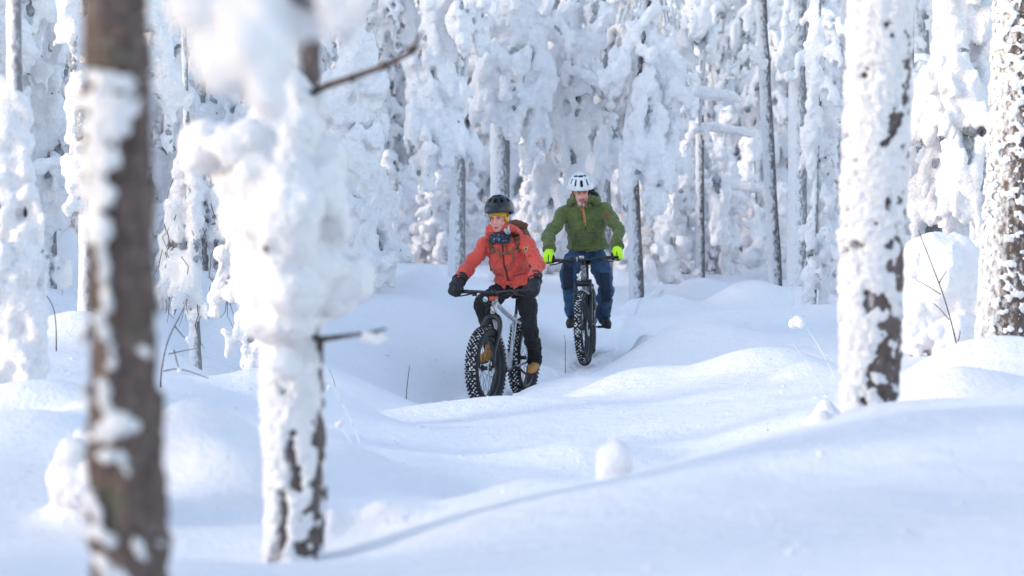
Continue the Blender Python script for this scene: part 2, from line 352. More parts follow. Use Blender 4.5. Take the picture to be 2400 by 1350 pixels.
def build_trail():
    t = np.linspace(0, len(TRAIL)-1, 260); k = np.arange(len(TRAIL))
    cx, cy = np.interp(t, k, TRAIL[:, 0]), np.interp(t, k, TRAIL[:, 1])
    for _ in range(12):
        cx[1:-1] = (cx[:-2]+cx[1:-1]*2+cx[2:])/4; cy[1:-1] = (cy[:-2]+cy[1:-1]*2+cy[2:])/4
    tx, ty = np.gradient(cx), np.gradient(cy); l = np.hypot(tx, ty); nx, ny = -ty/l, tx/l
    s = np.linspace(-.27, .27, 25); X = cx[:, None]+nx[:, None]*s; Y = cy[:, None]+ny[:, None]*s
    Z = ground_z(X, Y)+.012+.016*vnoise(np.c_[X.ravel(), Y.ravel(), X.ravel()*0], .05)
    Z = Z.reshape(X.shape); Z[:, 0] -= .05; Z[:, -1] -= .05
    nr, nc = X.shape; i = np.arange((nr-1)*(nc-1)); r, c = i//(nc-1), i % (nc-1); a = r*nc+c
    tag(link('trail', smooth(np_mesh('trail', np.c_[X.ravel(), Y.ravel(), Z.ravel()], np.c_[a, a+1, a+nc+1, a+nc])), M['packed']), 'packed snow bike trail winding through the forest', None, kind='structure')
build_trail()

# ------------------------------------------------------------------ trees
def twigs_mesh(paths, name='branches'):
    """thin three-sided branches, all segments at once"""
    A, B, ra, rb = [], [], [], []
    for pts, rad in paths:
        for k in range(len(pts)-1): A.append(pts[k][:]); B.append(pts[k+1][:]); ra.append(rad[k]); rb.append(rad[k+1])
    A, B, ra, rb = [np.array(q, float) for q in (A, B, ra, rb)]
    t = B-A; t /= np.linalg.norm(t, axis=1)[:, None]+1e-9
    u = np.cross(t, np.where(np.abs(t[:, 2:3]) < .8, [[0, 0, 1.]], [[1., 0, 0]])); u /= np.linalg.norm(u, axis=1)[:, None]+1e-9; w = np.cross(t, u)
    V = []
    for Q, r in ((A, ra), (B, rb)):
        for k in range(3): a = k*2.0944; V.append(Q+r[:, None]*(math.cos(a)*u+math.sin(a)*w))
    V = np.stack(V, 1); n = len(A); o = (np.arange(n)*6)[:, None]
    T = np.concatenate([o+np.array([k, (k+1) % 3, 3+(k+1) % 3, 3+k]) for k in range(3)])
    return smooth(np_mesh(name, V.reshape(-1, 3), T))
def trunk_mesh(pts, rad, rough=.004, seg=20, step=.05):
    """a lofted trunk with uneven bark"""
    pts = np.array([p[:] for p in pts], float); n = max(8, int(np.linalg.norm(pts[-1]-pts[0])/step)); k = np.arange(len(pts)); t = np.linspace(0, len(pts)-1, n)
    Q = np.stack([np.interp(t, k, pts[:, i]) for i in range(3)], 1); R = np.interp(t, k, rad)
    for _ in range(6): Q[1:-1] = (Q[:-2]+2*Q[1:-1]+Q[2:])/4
    b = MB(); b.tube(Q, R, seg); V = b.V[0]
    c = np.repeat(Q, seg, 0)[:len(V)]; d = V-c; d /= np.linalg.norm(d, axis=1)[:, None]+1e-9
    q = V*np.array([1, 1, .4]); rr = np.repeat(R, seg)[:len(V)]
    b.V[0] = V+d*((rough*(vnoise(q, .03)+.8*vnoise(q+4, .012))+.10*rr*vnoise(V, .35))[:, None])
    return b.mesh('trunk')
def bough(C, R, TW, K, r_, p0, az, L, droop, r0, sub=.6, hang=6):
    """one snow-loaded branch: lumps along an arching path with ragged drapes hanging from it; K gathers the needle mass inside, put in dark to shade the gaps"""
    n = max(5, int(L/.075)); path = []; U = r_.random
    ca, sa = math.cos(az), math.sin(az); bend = r_.normal(0, .25); ph = U()*6.28
    for i in range(n+1):
        t = i/n; o = L*t*(1-.18*t*t); side = bend*L*t*t*.4
        x, y, z = p0[0]+ca*o-sa*side, p0[1]+sa*o+ca*side, p0[2]+.10*L*math.sin(t*1.9)-droop*t**1.7; path.append((x, y, z))
        r = r0*(1.05-.5*t)*(.65+.6*U())
        C.append((x, y, z+r*.5)); R.append((r, r*(.8+.3*U()), r*(.7+.4*U())))
        if i % 2 == 0: K.append(((x, y, z-r0*.55), r0*(.85-.3*t)))
        gap = math.sin(i*.9+ph) < -.45
        for s in range(int(U()*3.6)+(0 if gap else 1)):
            off = (.3+1.5*U())*r0*(1 if U() < .5 else -1); qx, qy, qz = x-sa*off+.03*(U()-.5), y+ca*off+.03*(U()-.5), z-.15*r0; rr = r*sub*(.6+.7*U())
            for h in range(int(U()*hang*.7)+1):
                C.append((qx, qy, qz)); R.append((rr*(.7+.4*U()), rr*(.7+.4*U()), rr*(1.2+1.6*U())))
                qx += .5*rr*(U()-.5); qy += .5*rr*(U()-.5); qz -= rr*(1.2+1.1*U()); rr *= .74+.22*U()
            if U() < .7:
                a = 1.6*(U()-.5); TW.append(([(qx, qy, qz+.12), (qx+a*.05, qy+.03*(U()-.5), qz-.02), (qx+a*.12, qy+.06*(U()-.5), qz-.08-.14*U())], [.008, .006, .003]))
    TW.append((path, list(np.linspace(.03, .008, len(path))*(.6+.4*L))))
    return path
def needles(C, R, r_, frac, size=.06):
    V = []; T = []
    idx = np.where(r_.random(len(C)) < frac)[0]
    for i in idx:
        c, r = C[i], R[i]
        for k in range(5):
            d = r_.normal(0, 1, 3); d[2] = -abs(d[2])*.7; d /= np.linalg.norm(d); o = np.array(c)+d*np.array(r)*.95
            e = np.cross(d, r_.normal(0, 1, 3)); e /= np.linalg.norm(e)+1e-9; n = len(V)
            V += [o-e*.012, o+e*.012, o+d*size*r_.uniform(.6, 1.3)]; T.append((n, n+1, n+2))
    return np_mesh('dark_foliage', np.array(V), np.array(T)) if V else None
def finish_tree(root, trunk_me, C, R, TW, vox, r_, bark='frostbark', nz=((.14, .018), (.055, .016)), nd=.12, twig='frosttwig', jit=.12, K=(), low=True):
    link('trunk', trunk_me, M[bark], root)
    if vox: link('snow_crown', remesh(lumps_mesh(C, R, jit=jit), vox, 0, nz, 'snow_crown'), M['rime'], root)
    else:   # crusty lumps kept apart, too small to pick out one by one
        tag(link('snow_crown', smooth(lumps_mesh(C, R, 'snow_crown', .22, low)), M['rime'], root), kind='stuff')
    if TW: tag(link('branches', twigs_mesh(TW), M[twig], root), kind='stuff')
    if len(K):
        kc = np.array([k[0] for k in K]); kr = np.array([k[1] for k in K])
        tag(link('dark_foliage', smooth(lumps_mesh(kc, np.c_[kr, kr, kr*1.15], 'dark_foliage', .35, True)), M['needle'], root), kind='stuff')  # needle-mass lumps, with crevice shade put into their dark colour
def make_spruce(seed, H=7.0, spread=1.25, vox=.038, z0=.25):
    r_ = np.random.default_rng(seed); root = empty('snowy_spruce'); C, R, TW, K = [], [], [], []
    z = z0
    while z < H-.3:
        k = 1-(z/H)**1.15; n = 3 if k > .25 else 2; a0 = r_.uniform(0, 6.28)
        for i in range(n):
            if r_.random() < .22: continue
            L = spread*(.35+.65*k)*r_.uniform(.6, 1.2)
            bough(C, R, TW, K, r_, (0, 0, z+r_.uniform(-.12, .12)), a0+i*6.28/n+r_.normal(0, .3), L, L*r_.uniform(.8, 1.5), .105*(.6+.5*k)*r_.uniform(.8, 1.25))
        z += r_.uniform(.24, .40)
    for i in range(8): C.append(np.array([r_.normal(0, .04), r_.normal(0, .04), H-.5+i*.1])); R.append((.13-.012*i,)*2+(.13,))
    finish_tree(root, trunk_mesh([(0, 0, -.4), (.03, 0, H*.5), (0, .02, H)], [.13, .085, .02]), C, R, TW, vox, r_, K=K)
    return root
def make_pine(seed, H=8.0, bare=.8, spread=1.7, vox=.038):
    r_ = np.random.default_rng(seed); root = empty('snowy_pine'); C, R, TW, K = [], [], [], []
    z = bare
    while z < H-.6:
        for i in range(int(r_.integers(2, 4))):
            L = spread*r_.uniform(.45, 1.1)*(1-.45*z/H)
            bough(C, R, TW, K, r_, (0, 0, z), r_.uniform(0, 6.28), L, L*r_.uniform(.8, 1.6), .115*r_.uniform(.75, 1.3), .62, 8)
        z += r_.uniform(.28, .5)
    for i in range(12):   # dead frosted side twigs on the bare stem
        a, zz = r_.uniform(0, 6.28), r_.uniform(.3, bare+.6); L = r_.uniform(.3, .9)
        TW.append(([(0, 0, zz), (math.cos(a)*L*.5, math.sin(a)*L*.5, zz+.05), (math.cos(a)*L, math.sin(a)*L, zz-r_.uniform(.05, .3))], [.02, .014, .006]))
    finish_tree(root, trunk_mesh([(0, 0, -.4), (r_.normal(0, .05), 0, H*.5), (0, 0, H)], [.15, .11, .03]), C, R, TW, vox, r_, K=K)
    return root
def make_birch(seed, H=5.5, vox=.032):
    r_ = np.random.default_rng(seed); root = empty('snowy_birch'); C, R, TW, K = [], [], [], []
    lean = r_.uniform(.3, .9); top = np.array([lean, 0, H])
    for i in range(26):
        t = r_.uniform(.2, 1); p = np.array([lean*t*t, 0, H*t]); a = r_.uniform(0, 6.28); L = r_.uniform(.5, 1.3)
        bough(C, R, TW, K, r_, p, a, L*.8, L*1.25, .06*r_.uniform(.7, 1.3), .7, 8)
    for i in range(160):
        t = r_.uniform(.2, 1); a = r_.uniform(0, 6.28); L = r_.uniform(.3, 1.1); p = np.array([lean*t*t+math.cos(a)*L*.6, math.sin(a)*L*.6, H*t+.05]); q = [p]
        for k in range(5): q.append(q[-1]+np.array([math.cos(a)*.05+r_.normal(0, .04), math.sin(a)*.05+r_.normal(0, .04), -r_.uniform(.06, .22)]))
        TW.append((q, np.linspace(.012, .004, 6)))
    finish_tree(root, trunk_mesh([(0, 0, -.3), (lean*.2, 0, H*.5), top], [.08, .06, .02]), C, R, TW, vox, r_)
    return root
def make_sapling(seed, H=1.9, vox=.026):
    r_ = np.random.default_rng(seed); root = empty('snowy_sapling'); C, R, TW, K = [], [], [], []
    z = .05; x = 0; y = 0
    while z < H:
        k = 1-z/H; x += r_.normal(0, .025); y += r_.normal(0, .025)
        for i in range(7):
            a = r_.uniform(0, 6.28); o = r_.uniform(.0, .34)*(.25+k); rr = r_.uniform(.04, .11)*(.65+.5*k)
            C.append(np.array([x+math.cos(a)*o, y+math.sin(a)*o, z-.25*o])); R.append((rr, rr, rr*r_.uniform(.8, 1.7)))
        if r_.random() < .6:
            a = r_.uniform(0, 6.28); L = .35*(.3+k); TW.append(([(x, y, z), (x+math.cos(a)*L, y+math.sin(a)*L, z-.03), (x+1.4*math.cos(a)*L, y+1.4*math.sin(a)*L, z-.15)], [.01, .007, .003]))
        z += .085
    finish_tree(root, trunk_mesh([(0, 0, -.3), (0, 0, H*.5), (x, y, H)], [.04, .03, .01], seg=8), C, R, TW, vox, r_)
    return root

# -------- strokes: snow-loaded hanging boughs of the nearer trees
def stroke(C, R, K, r_, a, b, w0, w1, n, size=.10, deep=1.0, elong=3.0):
    """a hanging mass of lumps from a to b, tapering from half width w0 to w1"""
    a, b = np.array(a[:]), np.array(b[:]); ax = b-a; L = np.linalg.norm(ax)
    t = r_.random(n)**.9; w = (w0+(w1-w0)*t)*(.75+.35*np.sin(t*7+w0*31))
    th = r_.uniform(0, 6.28, n); s = size*r_.uniform(.4, 1.25, n)*(.75+.25*(1-t)); rad = np.maximum(0, w*np.sqrt(r_.uniform(.2, 1, n))-s*.5)
    c = a+ax*t[:, None]+np.stack([np.cos(th)*rad, np.sin(th)*rad*deep, r_.normal(0, .05, n)], 1)
    keep = vnoise(c*np.array([1, 1, .45])+w0*91, .16)+.6*vnoise(c+w1*37, .07) > -.46      # leaves crevices between the lumps
    C += list(c[keep]); R += list((np.stack([s*r_.uniform(.7, 1.1, n), s*r_.uniform(.7, 1.1, n), s*r_.uniform(.9, elong, n)], 1))[keep])
    for q in np.linspace(.02, .95, max(3, int(L/(.5*min(w0, w1)+.03)))): K.append((a+ax*q, (w0+(w1-w0)*q)*.40))  # dark cores put inside so the crevices look shaded
    for i in range(max(5, int(n*.03))):       # ragged drips at the lower end
        q = b+np.array([r_.uniform(-1, 1)*w1*.9, r_.uniform(-1, 1)*w1*.6, r_.uniform(0, .1)]); z = size*r_.uniform(.4, .7)
        for k in range(int(r_.integers(2, 6))):
            C.append(q.copy()); R.append(np.array((z, z, z*1.6))); q += np.array([r_.normal(0, .01), 0, -z*1.6]); z *= .82
def hero(name, base_px, base_d, trunk, strokes, label, cat='tree', bark='frostbark', vox=.026, seed=1, twigs=0, nd=.05, group=None, limbs=(), lump=1.0, nz=((.14, .016), (.055, .016)), topw=.6):
    """a tree drawn from its hanging boughs: strokes = (x0,y0,x1,y1,w0 px,w1 px,depth)"""
    r_ = np.random.default_rng(seed); base = P(*base_px, base_d); base.z = gz(base.x, base.y); root = empty(name, base)
    C, R, TW, K = [], [], [], []
    tp = []
    for (x, y, d, w) in trunk: tp.append((np.array((P(x, y, d)-base)[:]), w/F_PX*d/2))
    tp = [(np.array([tp[0][0][0]*.15, 0, -.5]), tp[0][1]*1.15)]+tp if tp[0][0][2] > .05 else tp
    tpts = np.array([t[0] for t in tp])
    for (x0, y0, x1, y1, w0, w1, d) in strokes:
        a, b = P(x0, y0, d)-base, P(x1, y1, d)-base; k = d/F_PX; L = (b-a).length; w0, w1 = w0*k, w1*k
        size = min(max(w0, w1)*.42, .095)*lump; n = int(np.clip(1.5*L*(w0+w1)/(size*size), 30, 1200))
        stroke(C, R, K, r_, a, b, w0, w1, n, size, 1.1)
        if L > .55:      # smaller boughs fanning out of the big one
            for q in range(int(L/.35)):
                t = r_.uniform(.1, .7); g = a+(b-a)*t; sd = r_.choice([-1, 1]); ln = L*r_.uniform(.25, .5); e = g+Vector((sd*ln*r_.uniform(.35, .8), r_.uniform(-.6, .3)*ln, -ln*r_.uniform(.6, 1)))
                ws_ = (w0+(w1-w0)*t)*.42; stroke(C, R, K, r_, g, e, ws_*1.1, ws_*.55, int(np.clip(1.5*ln*ws_*2/(size*size), 16, 300)), size*.85, 1.0)
        # limb that carries it, back to the trunk
        j = np.argmin(np.abs(tpts[:, 2]-a.z-.1)); s = tpts[j]; mid = (s+np.array(a[:]))/2+np.array([0, 0, .15]); pts = [s, mid, np.array(a[:]), (np.array(a[:])*.5+np.array(b[:])*.5), np.array(b[:])]
        TW.append((pts, [.035, .03, .024, .016, .006]))
        for q in np.linspace(.1, .9, 6):
            m = s*(1-q)+np.array(a[:])*q+np.array([0, 0, .15*math.sin(q*3.14)]); C.append(m+np.array([0, 0, .04])); R.append((.07, .07, .06))
        for q in range(int(twigs*n/90)):
            t = r_.random(); o = np.array((a+(b-a)*t)[:])+np.array([r_.uniform(-1, 1)*w0, -w0*.6, 0]); pp = [o]
            for h in range(4): pp.append(pp[-1]+np.array([r_.normal(0, .028), r_.normal(0, .02), -r_.uniform(.03, .11)]))
            TW.append((pp, [.004, .0035, .003, .0025, .002]))
    for l in limbs:   # (x0,y0,x1,y1,px width, d): bare limb with a snow ridge on it
        x0, y0, x1, y1, w, d = l; a, b = P(x0, y0, d)-base, P(x1, y1, d)-base; r = w/F_PX*d/2
        pts = [a, a*.5+b*.5+Vector((0, 0, r)), b]; TW.append((pts, [r*.5, r*.45, r*.3]))
        for q in np.linspace(0, 1, int((b-a).length/(r*.5))+2):
            m = a*(1-q)+b*q; C.append(np.array(m[:])+np.array([0, 0, r*.55+.6*r*math.sin(q*3.14)*.5])); s = r*r_.uniform(.75, 1.1); R.append((s, s, s*.9))
    finish_tree(root, trunk_mesh([t[0] for t in tp], [t[1] for t in tp]), C, R, TW, vox, r_, bark=bark, nz=nz, twig='twig' if twigs else 'frosttwig', K=K, low=base_d > 29)
    return tag(root, label, cat, group)

# -------- near trunks plastered with snow
def plastered(name, pts_px, d, label, bark, dark, cover, clump, seed, side=-.35, bald_right=.8, patches=None, vox=.012, extra_depth=.02, sm=0, base0=.2, amp=1.0, fine=1.0):
    """trunk through photo points (x centre, y, width); dark = list of bare patches (u, y, ru, ry); patches = snow strokes instead of a cover"""
    r_ = np.random.default_rng(seed); k = d/F_PX
    top, bot = pts_px[0], pts_px[-1]; base = P(bot[0], bot[1], d); base.z = gz(base.x, base.y); root = empty(name, base)
    ys = np.array([p[1] for p in pts_px], float); xs = np.array([p[0] for p in pts_px], float); ws = np.array([p[2] for p in pts_px], float)
    def at(y): return np.interp(y, ys, xs), np.interp(y, ys, ws)
    T = [((P(x, y, d)-base), w*k/2) for x, y, w in pts_px]
    T = T+[(Vector((T[-1][0].x, 0, min(T[-1][0].z, 0)-.5)), T[-1][1]*1.08)]
    up = T[0][0]-T[1][0]; up = up/up.length; T = [(T[0][0]+up*4.5, T[0][1]*.45), (T[0][0]+up*2, T[0][1]*.8)]+T
    T = T[::-1]
    link('trunk', trunk_mesh([t[0] for t in T], [t[1] for t in T], rough=.011, seg=72, step=.010), M[bark], root)
    C, R = [], []
    def put(y, ang, s, sx=1, sz=1, out=0):
        x, w = at(y); r = w*k/2; c = P(x, y, d)-base
        C.append(np.array([c.x+math.sin(ang)*(r+out), c.y-math.cos(ang)*(r+out), c.z])); R.append((s*sx, s*.75, s*sz))
    if patches:
        for (u0, y0, u1, y1, wpx, n) in patches:
            for i in range(int(n*.62)):
                t = r_.random(); y = y0+(y1-y0)*t+r_.normal(0, wpx*.35); u = u0+(u1-u0)*t+r_.normal(0, wpx*.35)/(at(y)[1]/2)
                put(y, math.asin(np.clip(u, -1, 1))+(-.25*max(0, -u-1)), clump*r_.uniform(.3, 1.5), r_.uniform(.8, 1.2), r_.uniform(.7, 1.3), extra_depth*r_.random())
    if cover:
        H = int((bot[1]-top[1])+60); n = int(cover*H*at((top[1]+bot[1])/2)[1]*3.1*k*k/(clump*clump))
        y = r_.uniform(top[1]-30, bot[1]+25, n); a = r_.uniform(-math.pi, math.pi, n)
        u = np.sin(a); pn = np.c_[a*.5*9, y*k*30, y*0]*fine; nz = vnoise(pn, 2.0)+.8*vnoise(pn+3, .8)+.55*vnoise(pn+7, .38)
        lean = a-side; lean = (lean+math.pi) % (2*math.pi)-math.pi
        mm = base0-np.maximum(np.abs(lean)-.5, 0)*bald_right*.6+nz*amp; keep = (mm > 0) | (r_.random(n) < .14); sz = np.where(mm > 0, .4+.6*np.clip(mm/.45, 0, 1), .4)
        for (du, dy, ru, ry) in dark:
            ins = (((u-du)/ru)**2+((y-dy)/ry)**2+.55*nz < 1) & (np.abs(a) < 1.6); keep &= ~(ins & (r_.random(n) > .10)); sz = np.where(ins, .36, sz)
        for yy, aa, kk, z_ in zip(y, a, keep, sz):
            if kk: put(yy, aa, clump*z_*r_.uniform(.6, 1.35), r_.uniform(.8, 1.25), r_.uniform(.7, 1.2), extra_depth*r_.random()*max(0, math.cos(aa-side)))
    link('snow_cover', remesh(lumps_mesh(C, R, jit=.15), vox, sm, ((.035, clump*.35), (.013, clump*.22)), 'snow_cover'), M['rime'], root)
    return tag(root, label, 'tree')
# ================================================================== near trees
pine_l = plastered('pine_tree', [(270, -40, 148), (277, 200, 152), (285, 600, 155), (295, 1000, 160), (302, 1400, 166)], 5.0,
    'brown pine trunk with patchy snow, large and blurred at the left edge', 'pine', [], 0, .0075, 3, patches=[
    (-.6, 260, -.5, 560, 50, 260), (-.2, 250, .1, 330, 40, 90), (-.55, 175, .5, 200, 27, 96), (-.8, 230, .55, 260, 32, 192), (-.85, 300, .2, 310, 32, 176), (-.9, 380, -.1, 380, 28, 160), (-.9, 450, -.15, 455, 27, 160), (-.95, 520, -.25, 530, 17, 96),
    (-.35, 540, -.28, 640, 12, 72), (-.3, 640, -.2, 720, 11, 64), (-.5, 735, -.35, 780, 17, 64), (-1.0, 760, -1.0, 800, 12, 24), (-.2, 780, -.15, 860, 12, 56), (-.45, 880, -.3, 950, 12, 56), (-1.0, 900, -.8, 940, 11, 24),
    (-.7, 1010, .3, 990, 27, 152), (-.3, 960, .2, 975, 14, 48), (-.5, 1060, .1, 1050, 17, 64), (.1, 1070, .2, 1110, 10, 24), (-.9, 1150, -.6, 1200, 20, 88), (-.8, 1230, -.2, 1260, 19, 88), (-.7, 1300, .1, 1350, 24, 136), (.3, 1240, .5, 1300, 11, 32), (.8, 1260, .95, 1280, 9, 19),
    (.55, 800, .6, 820, 4, 4), (.95, 735, .95, 760, 9, 17)], vox=.0075)
pine_m = plastered('pine_tree', [(2070, -40, 138), (2060, 250, 140), (2045, 600, 138), (2042, 850, 124), (2040, 1010, 114)], 11.2,
    'snow-plastered pine trunk with bare brown patches, in front of the bright right-hand trees', 'nearbark',
    [(.35, 300, .40, 42), (.0, 700, .5, 28), (.35, 850, .75, 62), (.55, 945, .62, 60), (.45, 770, .4, 40), (.25, 480, .2, 15), (-.2, 520, .15, 10), (.8, 640, .3, 60), (.2, 90, .14, 14), (-.1, 230, .12, 10)], 4.0, .013, 5, side=-.6, bald_right=.85, vox=.008, extra_depth=.035, base0=.62, fine=1.3)
pine_r = plastered('pine_tree', [(2392, -40, 118), (2385, 200, 124), (2372, 500, 130), (2362, 700, 135), (2352, 880, 140)], 18.0,
    'red-brown pine trunk speckled with snow clumps at the right edge', 'redbark', [(-.95, 760, .25, 90)], 2.0, .013, 8, side=-.5, bald_right=.4, vox=.0085, extra_depth=.016, base0=-.34, fine=1.5)

def snowy_young_pine():
    d = 8.5; k = d/F_PX; r_ = np.random.default_rng(11)
    root = plastered('young_pine', [(705, 250, 70), (690, 500, 95), (683, 760, 122), (692, 1000, 128), (698, 1180, 120), (690, 1330, 118)], d,
        'young pine buried in thick snow lumps, blurred beside the left brown trunk', 'nearbark',
        [(-.05, 1085, .2, 75), (.15, 1130, .2, 40), (.75, 1150, .25, 130), (.7, 1250, .35, 50), (.3, 1270, .3, 30), (-.3, 1190, .12, 60), (-.45, 1280, .2, 40), (-.15, 775, .12, 12), (.1, 1010, .1, 10), (-.45, 1150, .1, 30)], 4.0, .010, 12, side=-.4, bald_right=.5, vox=.007, extra_depth=.035, base0=.56, fine=1.3)
    base = root.location; C, R = [], []
    big = [(640,800,52,50),(705,795,50,45),(668,860,50,45),(690,740,90,60),(845,655,40,55),(660,380,125,100),(690,560,110,110),(715,655,140,85),(640,470,100,90),(470,350,58,55),(530,335,70,50),(600,335,80,50),(660,345,85,60),(620,420,100,80),(690,430,100,95),(560,430,60,60),(600,500,85,75),(700,520,85,80),(760,430,45,80),(770,520,50,70),
           (640,600,85,75),(740,590,75,70),(800,640,70,70),(700,670,110,70),(620,680,70,60),(780,700,65,45),(660,740,80,45),(610,560,60,60),(690,300,60,90),(720,230,45,100),(640,250,70,90)]
    for (x, y, rx, ry) in big:
        for j in range(5):
            dx, dy = r_.normal(0, .25, 2); dd = d+r_.normal(0, .12); c = P(x+dx*rx, y+dy*ry, dd)-base; s = r_.uniform(.68, .95)
            C.append(c[:]); R.append((rx*k*s, rx*k*s*.9, ry*k*s))
    link('snow_load', remesh(lumps_mesh(C, R, jit=.05), .013, 16, ((.16, .022), (.06, .012), (.022, .005)), 'snow_load'), M['rime'], root)
    # bare branches
    for nm, pts, rad in [('branch', [(690, 780, 8.5), (755, 795, 8.4), (830, 785, 8.3), (880, 778, 8.3)], [16, 12, 7, 6]), ('branch', [(752, 790, 8.4), (752, 820, 8.4), (755, 850, 8.45)], [14, 9, 5]),
                         ('branch', [(870, 780, 8.3), (905, 770, 8.3)], [7, 4]), ('branch', [(870, 780, 8.3), (900, 792, 8.3)], [7, 4])]:
        b = MB(); q = [P(*p)-base for p in pts]; b.tube(q, [r*k*.62 for r in rad], 8); b.obj(nm, M['twig'], root)
    b = MB(); q = [P(*p)-base for p in [(690, 300, 8.5), (640, 430, 8.35), (612, 560, 8.2), (625, 590, 8.1)]]; b.tube(q, [.02, .015, .01, .006], 8); b.obj('branch', M['twig'], root)
    # small snow load at the twig's tip
    C = [(P(860+r_.uniform(-15, 45), 790+r_.uniform(-10, 12), 8.3)-base)[:] for i in range(18)]
    link('twig_snow', remesh(lumps_mesh(C, [(.012,)*3]*18), .006, 1), M['snow'], root)
    # the long upper branch reaching right
    b = MB(); q = [P(*p)-base for p in [(690, 240, 8.5), (760, 203, 8.3), (830, 180, 8.2), (900, 155, 8.1), (960, 125, 8.0), (990, 75, 7.95)]]
    b.tube(q, [.012, .013, .011, .0105, .009, .005], 8)
    for (x, y) in [(825, 183), (902, 153), (965, 118)]: b.ell(P(x, y, 8.1)-base, .016)
    b.tube([P(965, 118, 8)-base, P(1000, 105, 8)-base], [.008, .003], 6); b.obj('branch', M['twig'], root)
    return root
snowy_young_pine()

def overhang():
    """very near snow-loaded bough hanging into the top of the picture, carried by a tree just left of the frame"""
    d = 4.2; k = d/F_PX; r_ = np.random.default_rng(21); b0 = P(-350, 1500, 4.6); b0.z = gz(b0.x, b0.y); root = empty('birch_tree', b0)
    top = P(-250, -900, 4.5)-b0
    link('trunk', trunk_mesh([(0, 0, -.4), (top*.5)[:], top[:]], [.07, .055, .04], seg=24), M['greybark'], root)
    C, R = [], []
    lim = [P(-250, -900, 4.5)-b0, P(100, -420, 4.4)-b0, P(420, -160, 4.25)-b0, P(620, -40, d)-b0, P(760, 20, 4.15)-b0]
    MB().tube(lim, [.04, .03, .02, .015, .006], 10).obj('branch', M['twig'], root)
    for (x, y, rx, ry) in [(560, 60, 120, 130), (640, 40, 90, 120), (480, 20, 110, 90), (600, 170, 90, 90), (540, 160, 80, 80), (420, -40, 90, 80), (680, 130, 45, 90), (620, 240, 70, 60), (780, 10, 90, 70), (740, 60, 50, 60), (810, 60, 40, 50)]:
        for j in range(7):
            dx, dy = r_.normal(0, .35, 2); c = P(x+dx*rx, y+dy*ry, d+r_.normal(0, .05))-b0; s = r_.uniform(.45, .8); C.append(c[:]); R.append((rx*k*s, rx*k*s*.8, ry*k*s))
    link('snow_load', remesh(lumps_mesh(C, R, jit=.05), .012, 2, ((.06, .008),), 'snow_load'), M['snow'], root)
    return tag(root, 'very near out-of-focus bough heaped with snow hanging in from the top left', 'tree')
overhang()

# ================================================================== trees at middle distance
hero('snowy_birch', (40, 895), 13.5, [(40, 890, 13.5, 60), (35, 300, 13.5, 40), (30, -300, 13.5, 26)],
     [(10, 300, 0, 520, 50, 70, 13.5), (50, 330, 60, 640, 22, 50, 13.5), (0, 480, 20, 880, 70, 75, 13.4), (70, 600, 75, 860, 38, 34, 13.4), (90, 760, 95, 880, 20, 18, 13.4), (30, 800, 40, 900, 60, 70, 13.4), (-60, 250, -70, 800, 60, 80, 13.6)],
     'broad snow-smothered bush-like tree cut by the left edge', vox=.02, seed=31, twigs=.15, nd=0, lump=1.1)
hero('snowy_pine', (20, 640), 23, [(20, 640, 23, 40), (10, -350, 23, 30)],
     [(20, -40, 30, 240, 40, 45, 22.5), (40, 60, 70, 130, 30, 25, 22.3), (85, -60, 90, 170, 45, 30, 23), (-20, 100, 0, 380, 50, 50, 22.6), (110, -80, 60, 60, 30, 50, 22.5), (150, 0, 140, 150, 22, 20, 23)],
     'tall tree with lumpy snow boughs in the top left corner', seed=32, nd=.05)
hero('snowy_spruce', (115, 640), 24, [(118, 640, 24, 30), (118, 120, 24, 16), (118, -250, 24, 10)],
     [(118, 180, 105, 420, 18, 62, 23.5), (130, 200, 140, 460, 20, 50, 23.4), (85, 240, 80, 380, 30, 34, 23.4), (120, 400, 130, 480, 55, 30, 23.4), (120, 20, 118, 180, 12, 24, 23.6)],
     'rounded snow-draped spruce standing left of the blurred brown trunk', seed=33, nd=.08, limbs=[(95, 398, 190, 395, 36, 22)])
hero('snowy_birch', (200, 560), 19, [(205, 620, 19, 40), (195, 200, 19, 30), (190, -300, 19, 20)],
     [(165, -60, 160, 90, 32, 28, 18.8), (175, 60, 170, 300, 24, 18, 18.8), (190, 250, 185, 470, 26, 30, 18.7), (160, 430, 175, 500, 16, 30, 18.7), (210, 100, 215, 500, 40, 50, 19), (380, 60, 385, 230, 30, 36, 19.2), (400, 180, 395, 340, 24, 22, 19.2), (350, -40, 360, 100, 40, 40, 19.3)],
     'bright snow-caked tree half hidden behind the blurred brown trunk', seed=34, nd=.03)
hero('drooping_birch', (470, 745), 20, [(455, 745, 20, 26), (440, 380, 20, 18), (430, 60, 20, 12), (425, -300, 20, 8)],
     [(470, 420, 430, 680, 14, 34, 20), (430, 400, 400, 640, 18, 26, 20), (500, 420, 510, 660, 22, 20, 20), (460, 500, 450, 740, 30, 22, 19.9), (400, 520, 385, 720, 16, 16, 20), (530, 470, 535, 690, 18, 18, 20.1)],
     'drooping birch with bare dark twigs hanging through frost, left of the snow-buried young pine', seed=35, twigs=2.2, nd=0, lump=.75)
hero('snowy_spruce', (590, 880), 17, [(600, 895, 17, 40), (600, 450, 17, 28), (600, -300, 17, 16)],
     [(590, 440, 585, 660, 24, 38, 16.9), (580, 640, 590, 880, 30, 26, 16.8), (620, 500, 625, 900, 40, 44, 16.9), (565, 540, 572, 700, 14, 22, 16.8), (570, 760, 578, 870, 16, 14, 16.8), (545, 560, 530, 690, 10, 26, 17.5), (515, 640, 505, 700, 14, 16, 17.5)],
     'narrow icy snow column just left of the snow-buried young pine trunk', seed=36, nd=.02, vox=.02)
